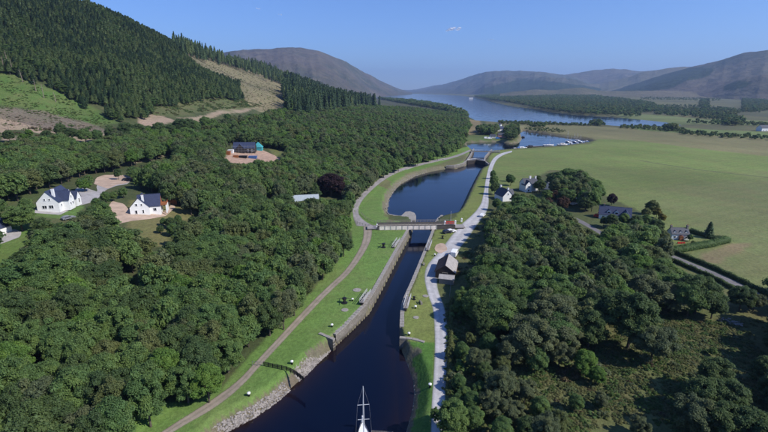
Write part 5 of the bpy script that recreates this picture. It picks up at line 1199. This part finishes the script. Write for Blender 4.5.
# closed gates of the upper lock
for a, b, lab in (((467.5,161),(476.5,160),'left'),((485.5,161.5),(476.8,160),'right')):
    A, B = P(*a, 3.2), P(*b, 3.2); L = math.hypot(B[0] - A[0], B[1] - A[1]); t_ = thing('lock_gate', 'closed dark timber gate of the upper lock, %s leaf' % lab, 'lock gate', (A[0], A[1], 3.2), math.atan2(B[1] - A[1], B[0] - A[0]))
    mb = MB(); mb.box((L / 2, 0, -1.8), (L, .6, 4.2)); mb.build('gate_leaf', M['dark_wood'], t_); mb = MB(); mb.box((L / 2, 0, .4), (L, 1.4, .12)); mb.build('walkway', M['deck'], t_)
    for s in (-1, 1): mb = MB(); mb.box((L / 2, s * .65, 1.4), (L, .12, .12)); mb.build('handrail', M['white_paint'], t_)
A, B = P(470, 151.3, 3.6), P(500, 151.8, 3.6); t_ = thing('footbridge', 'pale footbridge across the top of the upper lock', 'footbridge', (A[0], A[1], 3.4), math.atan2(B[1] - A[1], B[0] - A[0])); L = math.hypot(B[0] - A[0], B[1] - A[1])
mb = MB(); mb.box((L / 2, 0, 0), (L, 4.0, .5)); mb.build('deck', M['coping'], t_); mb = MB(); mb.box((L / 2, -1.9, .7), (L, .15, .9)); mb.build('parapet', M['coping'], t_)
def capstan(px, py, label, s=1.0):
    x, y, z = at(px, py); t_ = thing('capstan', label, 'capstan', (x, y, z), random.uniform(0, 3)); t_.scale = (s, s, s)
    mb = MB(); mb.lathe([(.75, 0), (.75, .15), (.35, .25), (.28, .9), (.5, 1.0), (.55, 1.35), (.3, 1.45)], n=16); mb.build('drum', M['black'], t_)
    for k in range(4): a = k * math.pi / 2; mb = MB(); mb.tube((math.cos(a) * .4, math.sin(a) * .4, 1.2), (math.cos(a) * 1.9, math.sin(a) * 1.9, 1.25), .07, .05, 6); mb.build('bar', M['dark_wood'], t_)
capstan(383.5, 247.5, 'dark iron capstan with bars on the grass just left of the bridge walls', 1.25)
capstan(344.5, 303, 'dark iron capstan with bars standing on a round base, left bank below the lock gates', 1.2); capstan(414, 299.5, 'dark iron capstan on the right bank beside the lock gate', .7); capstan(442.5, 238.5, 'dark iron capstan on the pale apron below the bridge end', .9)
def slab(px, py, label, r=1.3):
    x, y, z = at(px, py); mb = MB(); mb.lathe([(r, -.1), (r, .07), (r - .08, .1)], n=22); tag(mb.build('capstan_plinth', M['coping'], None, loc=(x, y, z)), label, 'plinth')
slab(357, 290, 'round brown stone base in the grass left of the nearer lock gate'); slab(344.8, 310, 'pale round base just below the capstan on the left bank', 1.0); slab(416, 317.5, 'round brown base in the middle of the right bank grass', .8); slab(425.5, 296, 'small brown base beside the gravel road opposite the gate', .9)
def bollard(px, py, label):
    x, y, z = at(px, py); mb = MB(); mb.lathe([(.22, -.1), (.22, .55), (.34, .62), (.34, .8), (.16, .92)], n=12); o = mb.build('bollard', M['black'], None, True, (x, y, z)); tag(o, label, 'bollard', None)
    mb = MB(); mb.lathe([(.345, .6), (.36, .82), (.17, .94), (.01, .96)], n=12); mb.build('white_cap', M['white_paint'], o)
for px, py, lb in [(332,327,'white capped bollard on the left bank above the stone wing wall'),(292,364,'white capped bollard on the left bank just above the picket fence'),(249,396,'white capped bollard on the left bank below the picket fence'),(352.5,301,'small white capped bollard left of the nearer left lock gate'),(409,335.5,'white capped bollard on the right bank just above the wing wall'),(430,387,'white capped bollard at the left verge of the gravel road, lowest there'),(415.5,308.5,'small white capped bollard by the nearer right lock gate'),(434.7,256,'white capped bollard on the right bank grass left of the shed')]: bollard(px, py, lb)
def bench(px, py, rz, label):
    x, y, z = at(px, py); t_ = thing('bench', label, 'bench', (x, y, z), R(rz))
    for k in range(3): mb = MB(); mb.box((0, -.2 + k * .2, .45), (1.8, .17, .05)); mb.build('seat_slat', M['grey_wood'], t_)
    for k in range(2): mb = MB(); mb.box((0, .32, .65 + k * .2), (1.8, .05, .15)); mb.build('back_slat', M['grey_wood'], t_)
    for s in (-1, 1): mb = MB(); mb.box((s * .8, .05, .22), (.1, .6, .5)); mb.build('leg', M['grey_wood'], t_)
bench(421, 303.5, 100, 'wooden bench facing the lock on the right bank'); bench(424, 265, 80, 'wooden bench on the right bank grass opposite the shed'); bench(386.5, 208.5, 60, 'dark bench on the grass beside the basin')

# ---- stones pitched on the banks
def rocks(label, px_line, n, smin, smax, up, mat='rock', name='bank_stones'):
    W_ = resample(PL(px_line), 60); iv, if_ = ico(); V = []; F = []
    d = np.gradient(W_, axis=0); d /= np.linalg.norm(d, axis=1)[:, None]
    for i in range(n):
        k = random.random() * 58; a = int(k); p = W_[a] + (W_[a + 1] - W_[a]) * (k - a); nn_ = np.array([-d[a][1], d[a][0]]); q = random.uniform(-.3, up)
        s = random.uniform(smin, smax); z_ = max(0, q / 2.6) * 2.6; v = iv * s * np.array([random.uniform(.7, 1.3), random.uniform(.7, 1.3), random.uniform(.4, .8)]) * rng.uniform(.75, 1.2, (len(iv), 1))
        v = v @ np.array(Matrix.Rotation(random.uniform(0, 6), 3, 'Z')); V.append(v + [p[0] + nn_[0] * q, p[1] + nn_[1] * q, min(z_, 2.75) + .02]); F.append(if_ + len(iv) * i)
    o = link(name, npmesh(name, np.concatenate(V), np.concatenate(F), M[mat])); tag(o, label, None, None, 'stuff')
rocks('loose pale boulders along the left bank below the picket fence', [(205,445),(225,432),(256,416),(278,400),(290,389)], 800, .12, .38, 1.5)
rocks('dense grey pitched stones along the left bank between the fence and the wall', [(299,381),(318,362),(334,346.5)], 1700, .13, .28, 2.3, 'rock')
rocks('small stones along the waterline of the right bank', [(401,345),(402,351),(407,364),(413,381),(414,395),(412,410),(406,432)][::-1], 900, .12, .34, -.6)
rocks('sparse stones round the left shore of the basin', [(396,221),(387,212),(389,199),(394,191),(401,184),(416,176),(430,172)], 420, .15, .42, 1.6)
rocks('small pale stones round the basin right shore', [(488,167),(480,170),(474,181),(469,191),(464,202),(459,212)][::-1], 300, .15, .35, -1.2)
x, y, z = at(733, 323); iv, if_ = ico(); V = []; F = []
for i in range(26): V.append(iv * random.uniform(.2, .5) * np.array([1.2, 1, .6]) + [x + random.gauss(0, 1.4), y + random.gauss(0, .9), z + .15]); F.append(if_ + 12 * i if len(iv) == 12 else if_ + len(iv) * i)
tag(link('rubble_heap', npmesh('rubble_heap', np.concatenate(V), np.concatenate(F), M['coping'])), 'small heap of pale rubble on the heath near the right edge', 'rubble heap')
# ---- brush, stumps and logs on the felled ground
V = []; mb = MB(); W_ = GL(dens(ZC[2][0], 12)); Pq = np.array(W_); xx, yy = candidates(Pq[:, 0].min(), Pq[:, 0].max(), Pq[:, 1].min(), Pq[:, 1].max(), 3.2); k = inside(xx, yy, W_); xx, yy = xx[k], yy[k]
W_ = GL(dens(ZC[7][0], 12)); Pq = np.array(W_); x2, y2 = candidates(Pq[:, 0].min(), Pq[:, 0].max(), Pq[:, 1].min(), Pq[:, 1].max(), 9); k = inside(x2, y2, W_); xx = np.r_[xx, x2[k]]; yy = np.r_[yy, y2[k]]
for a, b in list(zip(xx, yy))[:5000]:
    z = Z(a, b); q = random.uniform(0, 3.14); L = random.uniform(.8, 3.2); dx, dy = math.cos(q) * L, math.sin(q) * L; mb.tube((a - dx, b - dy, Z(a - dx, b - dy) + .2), (a + dx, b + dy, Z(a + dx, b + dy) + .35), .14, .08, 4)
o = mb.build('felled_brushwood', M['pale_bark']); tag(o, 'cut branches and logs strewn over the felled slopes', None, None, 'stuff')
for px, py, h in [(4,62,12),(9,60,15),(13,66,13),(23,74,11),(36,83,10),(44,90,12),(56,94,9),(9,122,9)]:
    x, y, z = at(px, py + 8); t_ = thing('dead_tree', 'bare pale dead trunk %s' % ('standing alone on the brown clearing at the left edge' if py > 100 else 'at the lower edge of the conifer plantation, above the green slope'), 'dead tree', (x, y, z - .5), 0, None if py > 100 else 'bare dead trunks above the green slope')
    mb = MB(); tx, ty = random.uniform(-1, 1), random.uniform(-.6, .6); mb.tube((0, 0, 0), (tx, ty, h), .32, .08, 6); mb.build('trunk', M['pale_bark'], t_)
    for q in range(6):
        k = .4 + q * .09; a = q * 2.2; mb = MB(); mb.tube((tx * k, ty * k, h * k), (tx * k + math.cos(a) * 2.2, ty * k + math.sin(a) * 2.2, h * k + 1.0), .08, .02, 4); mb.build('branch', M['pale_bark'], t_)

# ================================================================ BOATS
def hull_mesh(L, B, D, sheer=.35, n=14, keel=.5):
    V = []; 
    for i in range(n + 1):
        t_ = i / n; x = -L / 2 + L * t_; w_ = B / 2 * (math.sin(math.pi * min(1, (.32 + t_ * .68))) ** .75 if t_ > .27 else .93 + .07 * t_ / .27)
        w_ = max(w_, .03); zs = D + sheer * t_ ** 2
        for s in (-1, 1): V += [(x + (.25 if i == n else 0), s * w_, zs), (x, s * w_ * .86, zs * .35), (x - (.5 if i == n else 0), s * w_ * .35, -keel)]
    F = []
    for i in range(n):
        a, b = i * 6, (i + 1) * 6
        F += [(a, b, b + 1, a + 1), (a + 1, b + 1, b + 2, a + 2), (a + 4, b + 4, b + 3, a + 3), (a + 5, b + 5, b + 4, a + 4), (a + 2, b + 2, b + 5, a + 5)]
    F += [(0, 1, 2, 5, 4, 3), (n * 6 + 3, n * 6 + 4, n * 6 + 5, n * 6 + 2, n * 6 + 1, n * 6)]
    D_ = [(a * 6, a * 6 + 3, (a + 1) * 6 + 3, (a + 1) * 6) for a in range(n)]
    return V, F, D_
def boat(label, loc, rz, L=8, B=2.7, hull='white_paint', cabin='white_paint', mast=0, cover=None, group=None, cab=(.0, .38), rig=True, name=None):
    t_ = thing(name or ('sailing_boat' if mast else 'motor_boat'), label, 'boat', loc, rz, group); D = .75 + L * .03
    V, F, Dk = hull_mesh(L, B, D); mb = MB(); mb.add(V, F); mb.build('hull', M[hull], t_)
    mb = MB(); mb.add([(v[0], v[1] * .97, v[2] - .06) for v in V], Dk); mb.build('deck', M['white_paint' if hull != 'black' else 'deck'], t_)
    c0, cl = cab[0] * L, cab[1] * L; ch = .45 if mast else 1.15
    mb = MB(); w0, w1 = B * .33, B * .27
    v = [(c0 - cl / 2, -w0, D - .05), (c0 + cl / 2, -w0 * .7, D), (c0 + cl / 2, w0 * .7, D), (c0 - cl / 2, w0, D - .05), (c0 - cl / 2 + .1, -w1, D + ch), (c0 + cl / 2 - (.5 if mast else .9), -w1 * .75, D + ch), (c0 + cl / 2 - (.5 if mast else .9), w1 * .75, D + ch), (c0 - cl / 2 + .1, w1, D + ch)]
    mb.add(v, [(0, 1, 5, 4), (1, 2, 6, 5), (2, 3, 7, 6), (3, 0, 4, 7), (4, 5, 6, 7)]); cb = mb.build('cabin', M[cabin], t_)
    for s in (-1, 1): mb = MB(); mb.add([(c0 - cl * .4, s * (w0 * .93 + .03), D + ch * .35), (c0 + cl * .25, s * (w0 * .8 + .03), D + ch * .35), (c0 + cl * .15, s * (w1 * .92 + .05), D + ch * .8), (c0 - cl * .38, s * (w1 * 1.02 + .05), D + ch * .8)], [(0, 1, 2, 3)]); mb.build('window', M['glass'], cb)
    if mast:
        mx = L * .1; mb = MB(); mb.tube((mx, 0, D), (mx, 0, D + mast), .10, .06, 8); ms_ = mb.build('mast', M['mast'], t_)
        for k in ((.42, .68) if mast > 9 else (.55,)): mb = MB(); mb.tube((mx, -B * .3, D + mast * k), (mx, B * .3, D + mast * k), .045, None, 6); mb.build('spreader', M['mast'], ms_)
        mb = MB(); mb.tube((mx, 0, D + 1.3), (mx - L * .42, 0, D + 1.25), .08, None, 6); mb.tube((mx - .1, 0, D + 1.45), (mx - L * .4, 0, D + 1.4), .18, .12, 8); mb.build('boom', M[cover or 'blue_paint'], t_)
        if rig:
            mb = MB(); mb.tube((L / 2 + .1, 0, D + .4), (mx, 0, D + mast * .97), .03, None, 4); mb.tube((-L / 2, 0, D), (mx, 0, D + mast * .98), .02, None, 4)
            for s in (-1, 1): mb.tube((mx - .2, s * B * .45, D), (mx, s * B * .3, D + mast * .68), .008, None, 4); mb.tube((mx, s * B * .3, D + mast * .68), (mx, 0, D + mast), .008, None, 4)
            mb.build('rigging', M['mast'], t_)
    elif cover: mb = MB(); mb.add([(c0 - cl / 2 - L * .22, -w0, D), (c0 - cl / 2, -w0, D), (c0 - cl / 2, w0, D), (c0 - cl / 2 - L * .22, w0, D), (c0 - cl / 2 - L * .2, 0, D + .9), (c0 - cl / 2, 0, D + 1.1)], [(0, 1, 5, 4), (2, 3, 4, 5), (0, 4, 3)]); mb.build('cockpit_cover', M[cover], t_)
    mb = MB()
    for s in (-1, 1): mb.tube((L * .3, s * B * .3, D + .1), (L * .47, s * B * .08, D + .75), .025, None, 4)
    mb.build('pulpit', M['metal'], t_)
    return t_
# the yacht coming in at the bottom edge
mx, my = P(360, 384, 13.6); 
bx, by = -3.6, 64.2
yt = boat('white sailing yacht at the bottom edge with tall mast and white furled foresail', (-3.55, 64.9, 0), R(96), 11.5, 3.5, 'white_paint', 'white_paint', 12.0, 'blue_paint')
mb = MB(); mb.tube((5.7, 0, 1.9), (5.0, 0, 3.6), .34, .14, 8); mb.tube((5.75, 0, 1.5), (5.7, 0, 1.9), .12, .34, 8); mb.build('furled_sail', M['white_paint'], yt)
# jetty beside it
X0, Y0 = P(371, 430, .6); X1, Y1 = P(393, 431, .6)
t_ = thing('pontoon', 'dark grey floating pontoon right of the yacht bow at the bottom edge', 'pontoon', (X0, Y0 - .8, 0), math.atan2(Y1 - Y0, X1 - X0)); L = math.hypot(X1 - X0, Y1 - Y0)
for k in range(16): mb = MB(); mb.box((L * (k + .5) / 16, 0, .5), (L / 16 - .04, 1.6, .08)); mb.build('plank', M['girder'], t_)
mb = MB(); mb.box((L / 2, 0, .15), (L, 1.4, .6)); mb.build('float', M['black'], t_)
def bpx(label, px, py, rz, **k): x, y = P(px, py, .5); return boat(label, (x, y, 0), R(rz), **k)
bpx('white motor cruiser moored at the left end of the upper basin quay', 522, 148.2, 10, L=12, B=4, cover='blue_paint', cab=(0, .5))
bpx('small blue hulled boat moored left of the white motor cruiser', 515, 149.2, 15, L=8, B=3, hull='blue_paint', cab=(0, .4))
bpx('long black hulled barge moored at the quay with dark cabin', 535.5, 147, 5, L=20, B=5, hull='black', cabin='dark_wood', cab=(-.28, .25), name='barge')
bpx('black tug with a tall wheelhouse moored ahead of the barge', 530, 147, 5, L=9, B=4, hull='black', cabin='black', cab=(0, .4), name='tug')
bpx('white yacht with one mast moored by itself right of the barge', 548.5, 145.2, 8, L=13, B=4, mast=13, cover='blue_paint')
bpx('small dark boat lying alone in the middle of the upper basin', 523, 137.2, 20, L=6, B=2.4, hull='black', cabin='dark_wood')
bpx('cream motor boat nearest the quay at the left of the marina', 562.5, 144.6, 5, L=12, B=4.5, hull='white_paint', cabin='panel', cab=(0, .5))
k = 0
for px, py, ms_, hl, wd in [(567.5,141.8,13,'white_paint','white yacht with the tallest mast in the marina'),(571,143.2,9,'white_paint','white yacht second from the left in the marina'),(574.5,141.8,10,'blue_paint','blue hulled yacht in the far row of the marina'),(577,143.2,0,'white_paint','white cruiser in the middle of the marina near row'),(580.5,141.9,8,'white_paint','white yacht right of the blue hulled one in the far row'),(583.5,142.8,0,'blue_paint','blue cruiser near the right end of the marina'),(586.5,141.9,0,'white_paint','white cruiser at the right end of the marina'),(570,140.8,0,'white_paint','small white boat at the back left of the marina'),(577.5,140.6,9,'white_paint','slim white yacht at the back of the marina')]:
    bpx(wd, px, py, 80 if k % 2 else 100, L=9.5, B=3.1, mast=ms_, hull=hl, cover='blue_paint'); k += 1
# far shore: lighthouse, pink and white houses, cars
x, y = P(500, 127, 3)[0], P(500, 127, 3)[1]
t_ = thing('lighthouse', 'small white round lighthouse on the point between basin and loch', 'lighthouse', (x, y, 2)); mb = MB(); mb.lathe([(2.6, -1), (2.5, 5.5)], n=16); mb.build('tower', M['white_wall'], t_); mb = MB(); mb.lathe([(2.8, 5.5), (2.8, 5.8), (1.3, 7.2), (.5, 7.6), (.5, 8.6), (.05, 9.2)], n=16); mb.build('cap', M['slate'], t_)
mb = MB(); mb.box((0, -2.55, .9), (1.0, .25, 1.9)); mb.build('door', M['dark_wood'], t_)
def hp(label, px, py, rz, wings, roof, wall='white_wall', zz=3):
    x, y = P(px, py, zz); t_, r_ = house(label, (x, y + 3, zz - .3), R(rz), wings, roof, wall)
    w0 = wings[0]
    for dx in (-w0[2] * .3, 0, w0[2] * .3): opening(t_, (w0[0] + dx, w0[1] - w0[3] / 2, 1.4), 'y-', 1.2, 1.3)
    return t_
hp('pink walled cottage with dark roof on the point across the upper basin', 502, 137.6, 4, [(0, 0, 10, 7, 3.6, 6, 'x')], 'slate', 'pink_wall')
hp('low white cottage left of the pink walled one across the basin', 493, 138, 3, [(0, 0, 7, 6, 2.6, 4.6, 'x')], 'slate')
hp('white house with blue grey roof behind the pink cottage', 499, 131.0, 8, [(0, 0, 14, 8, 3.6, 7.2, 'x')], 'blue_slate')
hp('small white cottage on the far meadow at the right edge', 765, 131, 5, [(0, 0, 16, 10, 5, 9, 'x')], 'slate'); hp('tiny white house on the far shore below the north mountain', 471, 98.6, 0, [(0, 0, 30, 12, 9, 15, 'x')], 'slate')
for px, py, c_, wd in [(486, 138.6, 'car_white', 'white van parked by the water left of the low white cottage'), (489.5, 138.9, 'car_white', 'second white van parked by the water left of the low white cottage'), (497.6, 138.9, 'car_blue', 'blue van between the white and pink cottages across the basin')]:
    x, y = P(px, py, 3); car(wd, (x, y, 2.9), R(5), c_, True)
